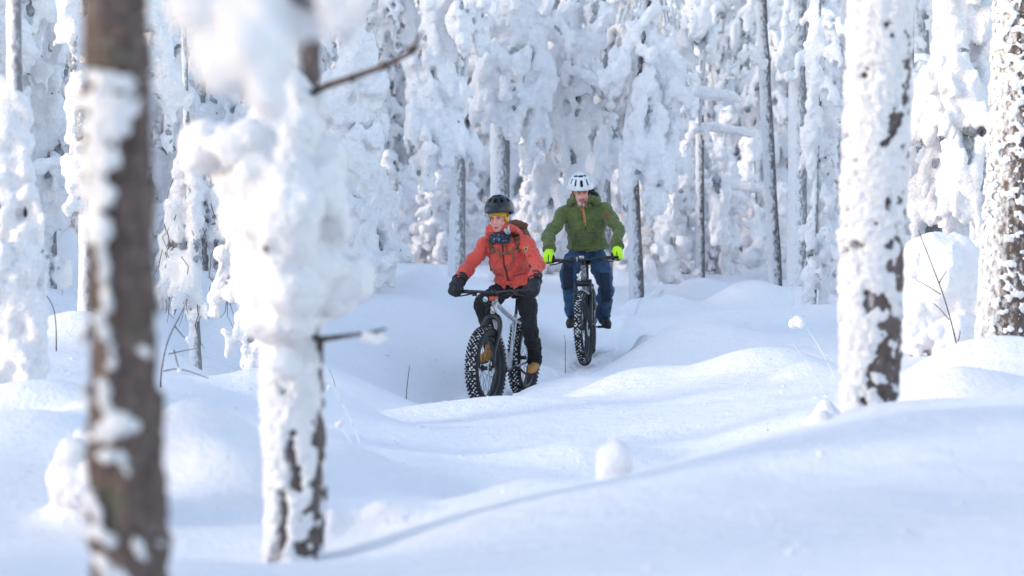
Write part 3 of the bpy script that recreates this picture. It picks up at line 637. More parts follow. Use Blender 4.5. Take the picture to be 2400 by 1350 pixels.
hero('snowy_pine', (470, 560), 30, [(470, 640, 30, 40), (460, -350, 30, 30)],
     [(450, 200, 440, 330, 60, 30, 30), (520, 150, 500, 500, 60, 60, 30), (410, 60, 400, 240, 40, 40, 29.5), (560, 250, 560, 600, 50, 60, 30), (400, 350, 390, 600, 50, 70, 30.5), (470, 420, 470, 600, 60, 80, 31)],
     'shaded snowy pine behind the drooping birch', seed=37, nd=.08)
hero('snowy_spruce', (850, 640), 25.5, [(845, 650, 25.5, 36), (835, 300, 25.5, 24), (825, -350, 25.5, 14)],
     [(835, 60, 810, 230, 24, 50, 25.3), (860, 120, 870, 300, 30, 44, 25.3), (800, 200, 790, 420, 40, 50, 25.2), (840, 300, 850, 520, 46, 62, 25.1), (830, 480, 860, 640, 60, 74, 25), (790, 440, 780, 640, 50, 60, 25.1), (880, 400, 900, 600, 30, 30, 25.2)],
     'snow-draped spruce with fine twigs right of the snow-buried young pine', seed=38, twigs=.5, nd=.03)
# centre background
hero('snowy_pine', (1060, 640), 31, [(1070, 650, 31, 40), (1075, 300, 31, 34), (1090, -400, 31, 26)],
     [(1030, -40, 985, 200, 50, 46, 30.5), (985, 180, 985, 300, 34, 40, 30.4), (1010, 180, 1010, 380, 50, 44, 30.4), (1060, 200, 1070, 360, 44, 40, 30.5), (1005, 330, 1000, 420, 30, 24, 30.4), (1075, 20, 1085, 100, 34, 26, 30.2), (1120, -40, 1125, 110, 30, 30, 30.4)],
     'pine with a long left-hanging snow bough above the rider in coral', seed=41, nd=.08)
hero('snowy_pine', (1190, 640), 33, [(1172, 660, 33, 50), (1172, 260, 33, 46), (1190, -400, 33, 36)],
     [(1190, -40, 1175, 160, 60, 60, 32.5), (1150, 120, 1150, 260, 40, 50, 32.3), (1210, 140, 1200, 300, 56, 50, 32.3), (1260, -20, 1265, 200, 40, 50, 32.6), (1255, 180, 1250, 360, 40, 30, 32.5), (1130, 200, 1140, 290, 24, 20, 32.2)],
     'pine with frosted bare trunk directly above the black helmet', seed=42, nd=.10)
hero('snowy_pine', (1400, 660), 34, [(1420, 660, 34, 34), (1410, 200, 34, 30), (1400, -400, 34, 22)],
     [(1340, -40, 1320, 160, 50, 46, 33.6), (1310, 120, 1290, 330, 44, 40, 33.5), (1400, 20, 1380, 200, 40, 40, 33.4), (1360, 180, 1340, 380, 40, 50, 33.5), (1290, 300, 1290, 480, 40, 50, 34), (1420, 330, 1400, 400, 24, 34, 33), (1440, 300, 1450, 390, 20, 16, 33)],
     'dense snow-covered pine rising behind the white helmet', seed=43, nd=.14, limbs=[(1340, 170, 1440, 225, 28, 33)])
hero('snowy_pine', (1490, 690), 32, [(1492, 690, 32, 34), (1485, 450, 32, 30), (1470, 320, 32, 24), (1530, -100, 32, 22), (1550, -400, 32, 18)],
     [(1535, 20, 1530, 190, 22, 24, 31.8), (1490, 60, 1440, 200, 18, 30, 31.7), (1520, 180, 1500, 330, 30, 36, 31.6), (1500, 320, 1490, 400, 26, 50, 31.5), (1540, 340, 1535, 480, 26, 40, 31.5), (1475, 400, 1470, 450, 30, 24, 31.5), (1570, 100, 1580, 300, 26, 34, 31.8), (1575, 300, 1575, 430, 22, 18, 31.7)],
     'leaning dark-stemmed pine hung with smooth snow lumps right of the rider in green', bark='greybark', seed=44, nd=.10, limbs=[(1450, 150, 1530, 30, 26, 31.7)])
hero('snowy_pine', (1650, 690), 36, [(1640, 690, 36, 24), (1640, 300, 36, 20), (1645, -400, 36, 16)],
     [(1645, -60, 1635, 90, 46, 46, 33), (1600, 60, 1620, 150, 26, 20, 33), (1660, 60, 1668, 140, 18, 12, 33), (1600, 380, 1600, 470, 26, 30, 35.5), (1680, 420, 1690, 560, 30, 26, 35.6)],
     'thin pine crossed by one heavy horizontal snow branch', bark='greybark', seed=45, nd=.05, limbs=[(1560, 225, 1720, 238, 34, 33), (1590, 300, 1760, 320, 26, 36), (1600, 440, 1780, 450, 30, 37)])
for i, (x0, xt, yb, w, d, lab) in enumerate([(1818, 1783, 672, 31, 34, 'slender leaning pine trunk dark on its right side'), (1868, 1870, 700, 48, 32, 'thick frosted pine trunk beside the snow-plastered trunk'), (1896, 1888, 690, 32, 35, 'grey trunk tucked right behind the thick frosted pine'),
                                         (2160, 2150, 600, 60, 36, 'shadowed grey trunk behind the bright right-hand snow')]):
    hero('frosted_pine', (x0, yb), d, [(x0, yb, d, w), ((x0+xt)/2, yb/2, d, w*.95), (xt, 0, d, w*.88), (xt-8, -450, d, w*.6)],
         [(xt+8, -300, xt-30, -60, 40, 50, d), (xt+40, -60, xt+36, 260 if i == 1 else 60, 18, 20, d-.4), (xt-30, 40, xt-34, 180, 16, 20, d-.3)], lab, bark='frostbark' if i in (1, 3) else 'greybark', seed=60+i, nd=.05)
hero('snowy_birch', (1900, 690), 30, [(1905, 700, 30, 16), (1915, 300, 30, 12), (1925, -300, 30, 8)],
     [(1915, 60, 1900, 330, 10, 26, 30), (1895, 300, 1900, 400, 20, 12, 30), (1935, 100, 1940, 420, 20, 28, 30.2), (1920, 420, 1925, 560, 30, 24, 30.1), (1900, 560, 1895, 690, 16, 20, 29.5), (1935, 540, 1930, 700, 24, 20, 29.6)],
     'slim birch draped in snow left of the plastered trunk', seed=47, nd=.03, twigs=.6)
# bright right-hand side
hero('snowy_spruce', (2260, 840), 21, [(2290, 850, 21, 44), (2290, 400, 21, 34), (2285, -350, 21, 24)],
     [(2235, -80, 2215, 260, 60, 66, 21.2), (2215, 220, 2190, 540, 70, 70, 21.3), (2260, -60, 2235, 140, 50, 50, 20.6), (2300, -40, 2300, 200, 40, 44, 20.7), (2250, 120, 2245, 330, 44, 40, 20.5), (2310, 180, 2310, 420, 40, 44, 20.6), (2240, 320, 2225, 480, 34, 40, 20.5), (2270, 300, 2265, 490, 40, 40, 20.4), (2310, 400, 2310, 640, 36, 36, 20.6), (2350, -60, 2350, 500, 40, 50, 21.2), (2220, 470, 2200, 510, 24, 22, 20.5)],
     'tall sunlit tree thick with lumpy snow left of the speckled trunk', seed=51, nd=.02)
hero('snowy_pine', (2150, 560), 25, [(2140, 640, 25, 40), (2130, 200, 25, 30), (2125, -300, 25, 20)],
     [(2150, 210, 2120, 560, 60, 80, 25.3), (2215, 240, 2200, 560, 50, 70, 25.2), (2200, 190, 2140, 260, 30, 50, 25), (2150, 240, 2140, 400, 44, 40, 24.8), (2190, 260, 2180, 450, 40, 36, 24.7), (2120, 330, 2125, 520, 30, 34, 24.8), (2170, 420, 2150, 520, 30, 30, 24.8)],
     'sunlit snow boughs sagging between the plastered trunk and the tall bright tree', seed=52, nd=.02)

def snow_mound(name, lumps, d, label, cat, seed, vox=.02, fine=0):
    r_ = np.random.default_rng(seed); base = P(sum(l[0] for l in lumps)/len(lumps), 0, d); base.z = gz(base.x, base.y); root = empty(name, base); C, R = [], []; k = d/F_PX
    for (x, y, rx, ry) in lumps:
        c = P(x, y, d)-base; C.append(c[:]); R.append((rx*k, rx*k*.9, ry*k))
        for j in range(fine):
            a = r_.uniform(0, 6.28); e = r_.uniform(-1, .35); q = np.array([math.cos(a)*math.cos(e)*rx*k, math.sin(a)*math.cos(e)*rx*k*.9, math.sin(e)*ry*k]); s = r_.uniform(.03, .07)
            C.append(np.array(c[:])+q*.97); R.append((s, s, s*1.3))
    link('snow_cover', remesh(lumps_mesh(C, R, jit=.04), vox, 1, ((.12, .012), (.04, .008)), 'snow_cover'), M['snow'], root)
    return tag(root, label, cat), base
mound, mb = snow_mound('snow_covered_bush', [(2200, 640, 95, 100), (2160, 660, 60, 110), (2250, 660, 70, 120), (2150, 760, 50, 80), (2230, 780, 70, 80), (2280, 720, 50, 130)], 20.2, 'squat bush under a rounded snow cap between the two right-hand trunks', 'bush', 71, fine=22)
MB().tube([(0, 0, -.2), (.03, 0, .1), (.05, .03, .25)], [.03, .025, .01], 8).obj('stem', M['twig'], mound)
hum, hb = snow_mound('snow_hummock', [(2160, 195, 80, 75), (2130, 240, 70, 70), (2205, 215, 50, 60), (2100, 300, 80, 90), (2170, 400, 90, 160), (2110, 560, 90, 200)], 29, 'smooth snow-buried hummock glimpsed high behind the plastered trunk', 'hummock', 72, vox=.04)
st, sb = snow_mound('snow_capped_stump', [(1440, 1072, 43, 40), (1440, 1095, 45, 45), (1438, 1125, 47, 50), (1438, 1170, 50, 70)], 9.9, 'small stump under a rounded snow cap behind the near bank', 'stump', 73, vox=.01)
MB().tube([(.02, 0, -.3), (.02, 0, .12)], [.045, .04], 12).obj('stem', M['darkpine'], st)
sl, slb = snow_mound('snow_hummock', [(215, 1090, 62, 75), (200, 1120, 58, 50), (240, 1080, 50, 80)], 9.2, 'rounded snow lump peeking out left behind the blurred brown trunk', 'hummock', 74, vox=.01, fine=30)

# ================================================================== twigs poking out of the snow
def twig(paths, d, label, name='bare_twig', m='twig', w=3.0, balls=()):
    base = P(*paths[0][0], d); g = gz(base.x, base.y); root = empty(name, (base.x, base.y, min(base.z, g)))
    for i, p in enumerate(paths):
        q = [P(x, y, d)-root.location for x, y in p]
        if i == 0: q = [Vector((q[0].x, 0, min(-.05, q[0].z-.05)))]+q
        for it in range(2):
            q = [q[0]]+[v for a, b in zip(q[:-1], q[1:]) for v in (a*.75+b*.25, a*.25+b*.75)]+[q[-1]]
        r = np.linspace(w, w*.45, len(q))*d/F_PX*.5*(1 if i == 0 else .75)
        MB().tube(q, r, 6).obj('stem' if i == 0 else 'twig', M[m], root)
    for (x, y, r) in balls:
        k = d/F_PX; c = P(x, y, d)-root.location
        link('snow_lump', remesh(lumps_mesh([(np.array(c[:])+rng.normal(0, .3, 3)*r*k) for _ in range(6)], [(r*k*.75,)*3]*6), max(r*k*.16, .004), 1), M['snow'], root)
    return tag(root, label, 'twig')
twig([[(951, 955), (953, 915), (957, 880), (960, 856)]], 20.0, 'single upright dark stick in the snow left of the coral rider')
twig([[(850, 1062), (835, 1010), (810, 960), (775, 905)], [(812, 960), (795, 935), (772, 870)]], 12.5, 'slanting frosted stem right of the snow-buried young pine', m='frosttwig', w=4.5, balls=[(795, 995, 7), (772, 908, 6)])
twig([[(828, 1045), (812, 1020), (797, 995)]], 12.7, 'short frosted stem beside the slanting frosted stem', m='frosttwig', w=4, balls=[(797, 993, 8)])
twig([[(787, 905), (780, 885), (772, 865)]], 17.8, 'tiny dark twig above the slanting frosted stem', w=2.5)
twig([[(1957, 885), (1930, 830), (1905, 790), (1880, 755)], [(1953, 845), (1930, 828), (1907, 811)]], 17.0, 'bent stem topped by a snow ball left of the plastered trunk', m='frosttwig', w=3.2, balls=[(1863, 757, 15)])
twig([[(1925, 900), (1890, 850), (1858, 803)], [(1930, 893), (1915, 882), (1903, 878)]], 16.5, 'slanting bare stem left of the one with the snow ball', m='frosttwig', w=3.2)
twig([[(1880, 907), (1868, 890), (1858, 873)]], 16.0, 'shortest bare stem in the group left of the plastered trunk', m='frosttwig', w=2.5)
twig([[(2245, 815), (2215, 700), (2180, 610), (2152, 538)], [(2205, 690), (2170, 668), (2145, 655)], [(2200, 665), (2215, 640), (2220, 635)], [(2225, 750), (2200, 720), (2185, 710)], [(2245, 800), (2250, 785), (2250, 775)]], 18.6, 'tall branching dark twig in front of the snow-capped bush', w=4)
twig([[(380, 930), (375, 890), (390, 800), (425, 735), (440, 700)], [(383, 870), (420, 862), (490, 887)], [(395, 830), (430, 822), (465, 816)], [(410, 765), (430, 790), (445, 800)], [(408, 820), (415, 850), (420, 865)]], 15.0, 'forked dark twig beside the blurred brown trunk', w=4.5, balls=[(445, 798, 9), (420, 868, 6)])
twig([[(132, 760), (125, 715), (103, 685)], [(103, 686), (97, 705), (95, 740)]], 17.0, 'bent twig right of the broad snow-smothered bush', w=3.5)
twig([[(0, 38), (20, 45), (36, 55)], ], 14, 'thin dark twig tip in the top left corner', w=2.5) if False else None
twig([[(1235, 670), (1260, 690), (1275, 712)]], 25.5, 'thin frosted stalk behind the coral rider', m='frosttwig', w=3)
twig([[(1325, 815), (1325, 795), (1322, 785)]], 24.0, 'tiny stalk on the trail beside the rear bike', w=2)
for i, (x, y0, y1) in enumerate([(1905, 690, 560), (1860, 700, 640), (1880, 690, 600), (1945, 700, 610)]):
    twig([[(x, y0), (x-4, (y0+y1)/2), (x-10, y1)], [(x-4, (y0+y1)/2), (x+8, (y0+y1)/2-25), (x+12, y1-10)]], 29.5, ['thin tall shoot at the foot of the thick frosted pine', 'short leftmost shoot at the foot of the frosted pines', 'small shoot between two taller shoots by the frosted pine', 'forked shoot nearest the plastered trunk'][i], m='frosttwig', w=4)

# ================================================================== forest beyond
protos = [make_spruce(101), make_spruce(102, 6.4, 1.05), make_spruce(103, 7.6, 1.4), make_pine(104), make_pine(105, 8.4, .5, 1.9), make_pine(106, 7.6, 1.0, 1.6), make_birch(107), make_birch(108, 6.2), make_sapling(109), make_sapling(110, 1.4), make_sapling(111, 2.6)]
used = set()
def place(i, x, y, rz, s, label, group=None):
    o = protos[i] if i not in used else copy_tree(protos[i]); used.add(i)
    o.location = (x, y, gz(x, y)-.03); o.rotation_euler = (0, 0, rz); o.scale = (s, s, s); tag(o, label, 'tree', group); return o
r_ = np.random.default_rng(5); spots = []
def free(x, y, m):
    return all((x-a)**2+(y-b)**2 > m*m for a, b in spots)
KIND = ['spruce', 'spruce', 'spruce', 'pine', 'pine', 'pine', 'birch', 'birch', 'sapling', 'sapling', 'sapling']
ORD = ['leftmost', 'second from left', 'third from left', 'fourth from left', 'fifth from left', 'sixth from left', 'seventh from left', 'eighth from left', 'eighth from right', 'seventh from right', 'sixth from right', 'fifth from right', 'fourth from right', 'third from right', 'second from right', 'rightmost']
# saplings like snow candles along the forest edge
for n, (px, d, i, s) in enumerate([(905, 37, 8, .9), (965, 39, 9, 1.2), (1010, 38, 10, .9), (1055, 40, 8, 1.1), (1110, 39, 9, 1), (1230, 38, 10, .9), (1285, 37, 8, 1), (1335, 39, 9, 1.1), (1460, 36, 8, .9), (1530, 37, 10, .95), (1570, 36, 9, 1.2), (1610, 38, 8, 1.1), (1690, 38, 10, 1), (1770, 39, 8, 1.2), (1840, 37, 9, 1.1), (1950, 34, 10, 1)]):
    x = (px-1200)/F_PX*d; spots.append((x, d)); place(i, x, d, r_.uniform(0, 6.28), s, ORD[n]+' snow-caked sapling along the forest edge behind the trail', 'snow candles along the forest edge')
n = 0
for it in range(4000):
    y = r_.uniform(38, 78); x = r_.uniform(-1, 1)*(.235*y+2.5)
    if not free(x, y, 1.25+.012*y): continue
    spots.append((x, y)); i = int(r_.choice([0, 1, 2, 0, 1, 2, 3, 4, 5, 4, 6, 7, 8, 10])); n += 1
    place(i, x, y, r_.uniform(0, 6.28), r_.uniform(.85, 1.25), 'snow-laden %s in the crowded forest behind the riders' % KIND[i], 'snow-laden %s trees of the background forest' % KIND[i])
    if n >= 120: break
# trees added around the view to shade the trail and block low sky
SHADE = [(-8.6, 18.6), (-9.8, 19.6), (-8.4, 20.8), (-10.5, 22), (-9, 23.6), (-11.8, 18.6), (-11, 25), (-8.6, 26), (-13, 21), (-13.5, 24), (-15, 19.5), (-10, 28.5), (-13, 29), (-9, 31), (-12, 33), (-16, 26), (-8, 34), (-16, 32), (-5.6, 27.5), (-6.5, 30),
         (-9.5, 8.2), (-6.8, 5.2), (-14, 12.0), (-8, 1.5), (-5.2, 2.9),  (-4.5, -2.6), (-6.5, -5.5), (-2.2, -5), (1.2, -5.6), (4, -4.2), (6.3, -1), (6.2, 3.2), (5.4, 7.2), (6.4, 11), (7.6, 14.5), (-3, -9), (3.4, -9), (7, -7), (7.2, 24), (8.5, 28), (7.6, 33), (10, 22), (9, 17)]
for j, (x, y) in enumerate(SHADE):
    i = [0, 2, 3, 4, 1, 5][j % 6]
    place(i, x, y, j*1.7, 1.0+.1*(j % 3), 'snow-laden tree added around the view to shade the scene', 'snow-laden trees added beside the view for shade')

# ================================================================== small clumps fallen from the trees
def fallen_clumps():
    r_ = np.random.default_rng(77); n = 600; y = 6+26*r_.random(n)**1.3; x = (r_.random(n)-.5)*2*(.22*y+.6)
    c = vnoise(np.c_[x, y, x*0], 1.1) > .05; td = trail_dist(x, y); c |= (td < .55) & (r_.random(n) < .6); x, y = x[c], y[c]
    z = ground_z(x, y); s = r_.uniform(.006, .02, len(x))*(.7+.02*y)
    tag(link('snow_clumps', smooth(lumps_mesh(np.c_[x, y, z+s*.1], np.c_[s, s*1.1, s*.55], 'snow_clumps', .25, False)), M['snow']), 'small crumbs of snow fallen from the trees', None, kind='stuff')
fallen_clumps()
# ================================================================== bicycles (local axes: +Y ahead, +X rider's right, Z up, origin on the ground under the cranks)
def mb_transform(b, mtx):
    A = np.array(mtx.to_3x3()); t = np.array(mtx.translation[:]); b.V = [v @ A.T+t for v in b.V]; return b
def arc(pts, n=24):
    """smooth Catmull-Rom path through points"""
    p = [Vector(q) for q in pts]; p = [p[0]*2-p[1]]+p+[p[-1]*2-p[-2]]; out = []
    for i in range(1, len(p)-2):
        for j in range(n):
            t = j/n; a, b, c, d = p[i-1], p[i], p[i+1], p[i+2]
            out.append(.5*((2*b)+(c-a)*t+(2*a-5*b+4*c-d)*t*t+(3*b-a-3*c+d)*t**3))
    out.append(p[-2]); return out
def tyre_mesh(R, w, rows, count, knob, seed):
    r_ = np.random.default_rng(seed); rs = w/2; R0 = R-rs; b = MB(); prof = []
    n = 22
    for i in range(n):
        a = math.pi*2*i/n
        prof.append((math.sin(a)*rs, R0+math.cos(a)*rs*(1 if math.cos(a) > 0 else .8)))
    b.lathe_x(prof, seg=90)
    m = len(prof)
    for i, f in enumerate(b.T):    # tread band carries packed snow
        j = min(f) % m; aa = math.pi*2*(j+.5)/n
        if math.cos(aa) > .55: b.M[i] = 1
    for k in range(count):
        for j, ph in enumerate(rows):
            th = 2*math.pi*(k+(.5 if j % 2 else 0))/count; ph_ = ph+r_.normal(0, .02)
            c = Vector((math.sin(ph_)*(rs+knob*.35), 0, R0+math.cos(ph_)*(rs+knob*.35)))
            Rm = Matrix.Rotation(th, 4, 'X') @ Matrix.Rotation(ph_, 4, 'Y')
            edge = abs(ph) > .7
            cc = Matrix.Rotation(th, 4, 'X') @ c
            b.box(cc, (knob*(1.25 if edge else 1.5), knob*1.15, knob*1.15), Rm, 0, .82)
            if r_.random() < .55 and not edge:      # snow caught behind the knob
                c2 = Matrix.Rotation(th+math.pi/count*.9, 4, 'X') @ Vector((math.sin(ph_+.06)*(rs+knob*.1), 0, R0+math.cos(ph_+.06)*(rs+knob*.1)))
                b.box(c2, (knob*1.1, knob*.9, knob*.7), Rm, 2, .6)
    return b.mesh('tyre', False)
def wheel(parent, c, tyre_me, R, w, rim_w, mtx=None, disc=True, rim_mat='blackmetal'):
    ri = R-w*.93; t = Matrix.Translation(Vector(c)); t = (mtx @ t) if mtx else t
    b = MB(); hw = rim_w/2
    b.lathe_x([(-hw, ri+.012), (-hw, ri), (-hw*.6, ri-.012), (hw*.6, ri-.012), (hw, ri), (hw, ri+.012)], seg=72)
    wo_ = mb_transform(b, t).obj('wheel', M[rim_mat], parent)
    ty = link('tyre', tyre_me, None, wo_); ty.matrix_local = t
    b = MB()
    for k in range(32):
        a = 2*math.pi*k/32; s = 1 if k % 2 else -1; ah = a+(.55 if (k//2) % 2 else -.55)
        b.tube([(s*.035, math.cos(ah)*.028, math.sin(ah)*.028), (s*.008, math.cos(a)*(ri-.01), math.sin(a)*(ri-.01))], .0016, 4)
    tag(mb_transform(b, t).obj('spokes', M['blackmetal'], wo_), kind='stuff')
    b = MB(); b.lathe_x([(-.06, .004), (-.06, .014), (-.04, .016), (-.038, .032), (-.032, .032), (-.03, .019), (.03, .019), (.032, .032), (.038, .032), (.04, .016), (.06, .014), (.06, .004)], seg=24)
    mb_transform(b, t).obj('hub', M['blackmetal'], wo_)
    if disc:
        b = MB(); b.lathe_x([(-.052, .055), (-.050, .055), (-.050, .085), (-.052, .085)], seg=40)
        for k in range(6):
            a = k*math.pi/3; b.tube([(-.051, math.cos(a)*.02, math.sin(a)*.02), (-.051, math.cos(a+.3)*.057, math.sin(a+.3)*.057)], .004, 5)
        mb_transform(b, t).obj('brake_disc', M['steel'], wo_)
    return wo_
def bike(loc, rz, steer, fat, frame_mat, crank, roll=0.0, pitch=0.0):
    root = empty('bicycle', loc, rz); root.rotation_euler = (pitch, roll, rz)
    R = .375 if fat else .37; w = .118 if fat else .085
    ty = tyre_mesh(R, w, [-.98, -.62, -.3, 0, .3, .62, .98] if fat else [-.9, -.45, 0, .45, .9], 54 if fat else 62, .013 if fat else .011, 5)
    for m_ in ('rubber', 'tread', 'snowbits'): ty.materials.append(M[m_])
    RA, FA, BB = Vector((0, -.45, R)), Vector((0, .72, R)), Vector((0, 0, .325))
    crown, top = Vector((0, .505, .835)), Vector((0, .45, .99))
    ax = (top-crown).normalized(); S = Matrix.Translation(crown) @ Matrix.Rotation(steer, 4, ax) @ Matrix.Translation(-crown)
    wheel(root, RA, ty, R, w, .08 if fat else .032); wheel(root, FA, ty, R, w, .08 if fat else .032, S)
    st = Vector((0, -.20, .80)); fm = M[frame_mat]; kx = .085 if fat else .070
    MB().tube([crown+ax*.01, crown+ax*.07, top], [.031, .028, .026], 16).obj('head_tube', fm, root)
    MB().tube(arc([top-ax*.03, Vector((0, .15, .84)), st-Vector((0, -.01, .06))], 8), .019, 14, flat=1.15).obj('top_tube', fm, root)
    MB().tube(arc([crown+ax*.03, Vector((0, .28, .58)), BB], 8), .026, 14, flat=1.2).obj('down_tube', fm, root)
    MB().tube([BB, st], .018, 14).obj('seat_tube', fm, root)
    for s in (-1, 1):
        MB().tube(arc([BB+Vector((s*.035, -.03, 0)), Vector((s*kx, -.2, .345)), RA+Vector((s*kx, .02, 0)), RA+Vector((s*kx, -.02, 0))], 8), [.012]*25, 8).obj('chain_stay', fm, root)
        MB().tube(arc([st+Vector((s*.015, 0, -.07)), Vector((s*kx*.95, -.29, .66)), RA+Vector((s*kx, 0, 0))], 8), .010, 8).obj('seat_stay', fm, root)
    MB().tube([st-Vector((0, 0, .02)), Vector((0, -.245, .955))], .0145, 12).obj('seat_post', M['blackmetal'], root)
    b = MB(); b.loft([((0, -.40, .975), .06, .012, 1.57), ((0, -.36, .98), .075, .028, 1.57), ((0, -.27, .975), .06, .026, 1.57), ((0, -.17, .972), .025, .02, 1.57), ((0, -.11, .965), .016, .012, 1.57)], 16)
    b.obj('saddle', M['quilt'], root)
    if fat:
        b = MB()
        for s in (-1, 1):
            b.tube(arc([crown+Vector((s*.012, 0, -.004)), crown+Vector((s*.06, .02, -.035)), crown+Vector((s*.083, .06, -.12)), FA+Vector((s*.078, -.03, .15)), FA+Vector((s*.07, 0, 0))], 8), np.linspace(.030, .014, 33), 12, flat=1.1)
        b.ell(crown+Vector((0, 0, -.01)), (.05, .035, .03))
        mb_transform(b, S).obj('fork', M['blackmetal'], root)
    else:
        b = MB(); b.box(crown+Vector((0, .03, -.03)), (.155, .05, .045)); b.ell(crown+Vector((0, .02, -.025)), (.085, .04, .035))
        mb_transform(b, S).obj('fork', M['blackmetal'], root)
        for s in (-1, 1):
            b = MB(); b.tube([crown+Vector((s*.074, .03, .01)), crown+Vector((s*.074, .09, -.17))], .0175, 12); b.tube([crown+Vector((s*.074, .07, -.12)), FA+Vector((s*.074, -.02, .05)), FA+Vector((s*.06, 0, 0))], [.0265, .024, .017], 12)
            mb_transform(b, S).obj('fork_leg', M['blackmetal'], root)
        b = MB(); pts = [(s*.064, crown.y+.10+.03*(1-s*s), crown.z-.13+.05*(1-abs(s))) for s in np.linspace(-1, 1, 9)]
        b.tube(pts, .014, 8); mb_transform(b, S).obj('fork_arch', M['dirtyalu'], root)
    # front end that turns with the wheel
    hb = top+Vector((0, .055, .055))
    b = MB(); b.tube([top+ax*.005, top+ax*.03], .021, 14); b.tube([top+ax*.03, hb], [.02, .019], 12); b.box(hb, (.05, .04, .042)); mb_transform(b, S).obj('stem', M['blackmetal'], root)
    b = MB(); b.tube([top-ax*.002, top+ax*.012], .0275, 16); mb_transform(b, S).obj('headset_ring', M['orange' if fat else 'blackmetal'], root)
    W = .375 if fat else .36
    bar = arc([(-W, hb.y-.045, hb.z+.008), (-.25, hb.y-.015, hb.z+.012), (-.12, hb.y, hb.z+.008), (-.05, hb.y, hb.z), (.05, hb.y, hb.z), (.12, hb.y, hb.z+.008), (.25, hb.y-.015, hb.z+.012), (W, hb.y-.045, hb.z+.008)], 6)
    b = MB(); b.tube(bar, .0135 if fat else .0125, 10); mb_transform(b, S).obj('handlebar', M['blackmetal'], root)
    for s in (-1, 1):
        b = MB(); b.tube([(s*(W-.12), hb.y-.028, hb.z+.01), (s*(W+.01), hb.y-.045, hb.z+.008)], .0175, 12); mb_transform(b, S).obj('grip', M['sole'], root)
        b = MB(); b.box((s*.215, hb.y+.012, hb.z-.004), (.045, .03, .026)); b.tube([(s*.21, hb.y+.02, hb.z-.01), (s*.25, hb.y+.055, hb.z-.02), (s*.33, hb.y+.045, hb.z-.03)], [.008, .007, .006], 8); b.box((s*.175, hb.y+.008, hb.z-.016), (.03, .045, .028))
        mb_transform(b, S).obj('brake_lever', M['blackmetal'], root)
        for off, dz in ((.0, 0), (.02, -.05)):
            b = MB(); b.tube(arc([(s*.19, hb.y+.02, hb.z-.01), (s*.12, hb.y+.06, hb.z-.03+dz*.3), (-s*.015, hb.y+.085+off, hb.z-.10+dz), (-s*.05, hb.y+.05, hb.z-.20), (-s*.028, crown.y+.02, crown.z+.02)], 10), .0028, 6); mb_transform(b, S).obj('cable', M['cable'], root)
    if fat:
        b = MB(); b.ell(hb+Vector((.055, .045, -.06)), (.026, .014, .026)); mb_transform(b, S).obj('front_lamp', M['lens'], root)
        b = MB(); b.box(hb+Vector((0, .022, -.055)), (.04, .03, .035)); mb_transform(b, S).obj('lamp_bracket', M['orange'], root)
    else:
        b = MB(); b.box(hb+Vector((.004, .012, .03)), (.052, .02, .032)); b.box(hb+Vector((.05, .008, .012)), (.012, .025, .05)); mb_transform(b, S).obj('bike_computer', M['steel'], root)
    # caliper by the hub
    b = MB(); b.box(FA+Vector((-.066, -.045, .075)), (.022, .03, .06)); mb_transform(b, S).obj('brake_caliper', M['blackmetal'], root)
    # drivetrain
    b = MB(); b.lathe_x([(.044, .02), (.044, .075), (.048, .078), (.05, .075), (.05, .02)], BB, 40); b.obj('chainring', M['blackmetal'], root)
    cr = Vector((0, math.cos(crank), math.sin(crank)))*.17; q = .105 if fat else .085
    for s in (-1, 1):
        e = BB+cr*s+Vector((s*q, 0, 0))
        b = MB(); b.tube([BB+Vector((s*.05, 0, 0)), BB+cr*s*.3+Vector((s*(q-.02), 0, 0)), e], [.018, .015, .012], 10, flat=.7); b.obj('crank', M['blackmetal'], root)
        b = MB(); pc = e+Vector((s*.06, 0, 0))
        for dy in (-.045, -.015, .015, .045): b.box(pc+Vector((0, dy, 0)), (.095, .014, .016))
        b.box(pc+Vector((.042, 0, 0)), (.014, .10, .015)); b.box(pc-Vector((.042, 0, 0)), (.014, .10, .015)); b.tube([e, pc], .008, 8)
        b.obj('pedal', M['redpedal' if fat else 'blackmetal'], root)
    return root, (BB, cr, q)

# ================================================================== riders
def tube_wr(b, pts, rad, seed, folds=.06, freq=34, seg=18, n=9):
    """sleeve or trouser leg with creases"""
    p = arc(pts, n); r_ = np.random.default_rng(seed); t = np.linspace(0, len(rad)-1, len(p)); r = np.interp(t, np.arange(len(rad)), rad)
    s = np.linspace(0, 1, len(p)); r = r*(1+folds*np.sin(s*freq+2*np.sin(s*9+seed))*r_.uniform(.3, 1, len(p)))
    return b.tube(p, r, seg, round_ends=True)
def ribbon(bvh, pts, width, thick, view=(0, -1, 0), lift=.006, n=8):
    """flat strap laid on a garment: points (x, z) are dropped on it along view"""
    v = Vector(view); path = []
    for q in arc([(p[0], 0, p[1]) for p in pts], n):
        o = Vector((q.x, 0, q.z))-v*1.2
        hit, nor, _, _ = bvh.ray_cast(o, v)
        path.append((hit+nor*lift, nor) if hit else ((path[-1][0], path[-1][1]) if path else (Vector((q.x, .2, q.z)), -v)))
    V = []; T = []; m = len(path)
    for i, (p, nr) in enumerate(path):
        t = path[min(i+1, m-1)][0]-path[max(i-1, 0)][0]; s = t.cross(nr)
        s = s.normalized()*width/2 if s.length > 1e-6 else Vector((width/2, 0, 0)); u = nr*thick/2
        V += [(p-s-u)[:], (p+s-u)[:], (p+s+u)[:], (p-s+u)[:]]
    for i in range(m-1):
        for j in range(4): a, b = i*4+j, i*4+(j+1) % 4; T.append((a, b, b+4, a+4))
    T += [(3, 2, 1, 0), (m*4-4, m*4-3, m*4-2, m*4-1)]
    return MB().add(V, T)
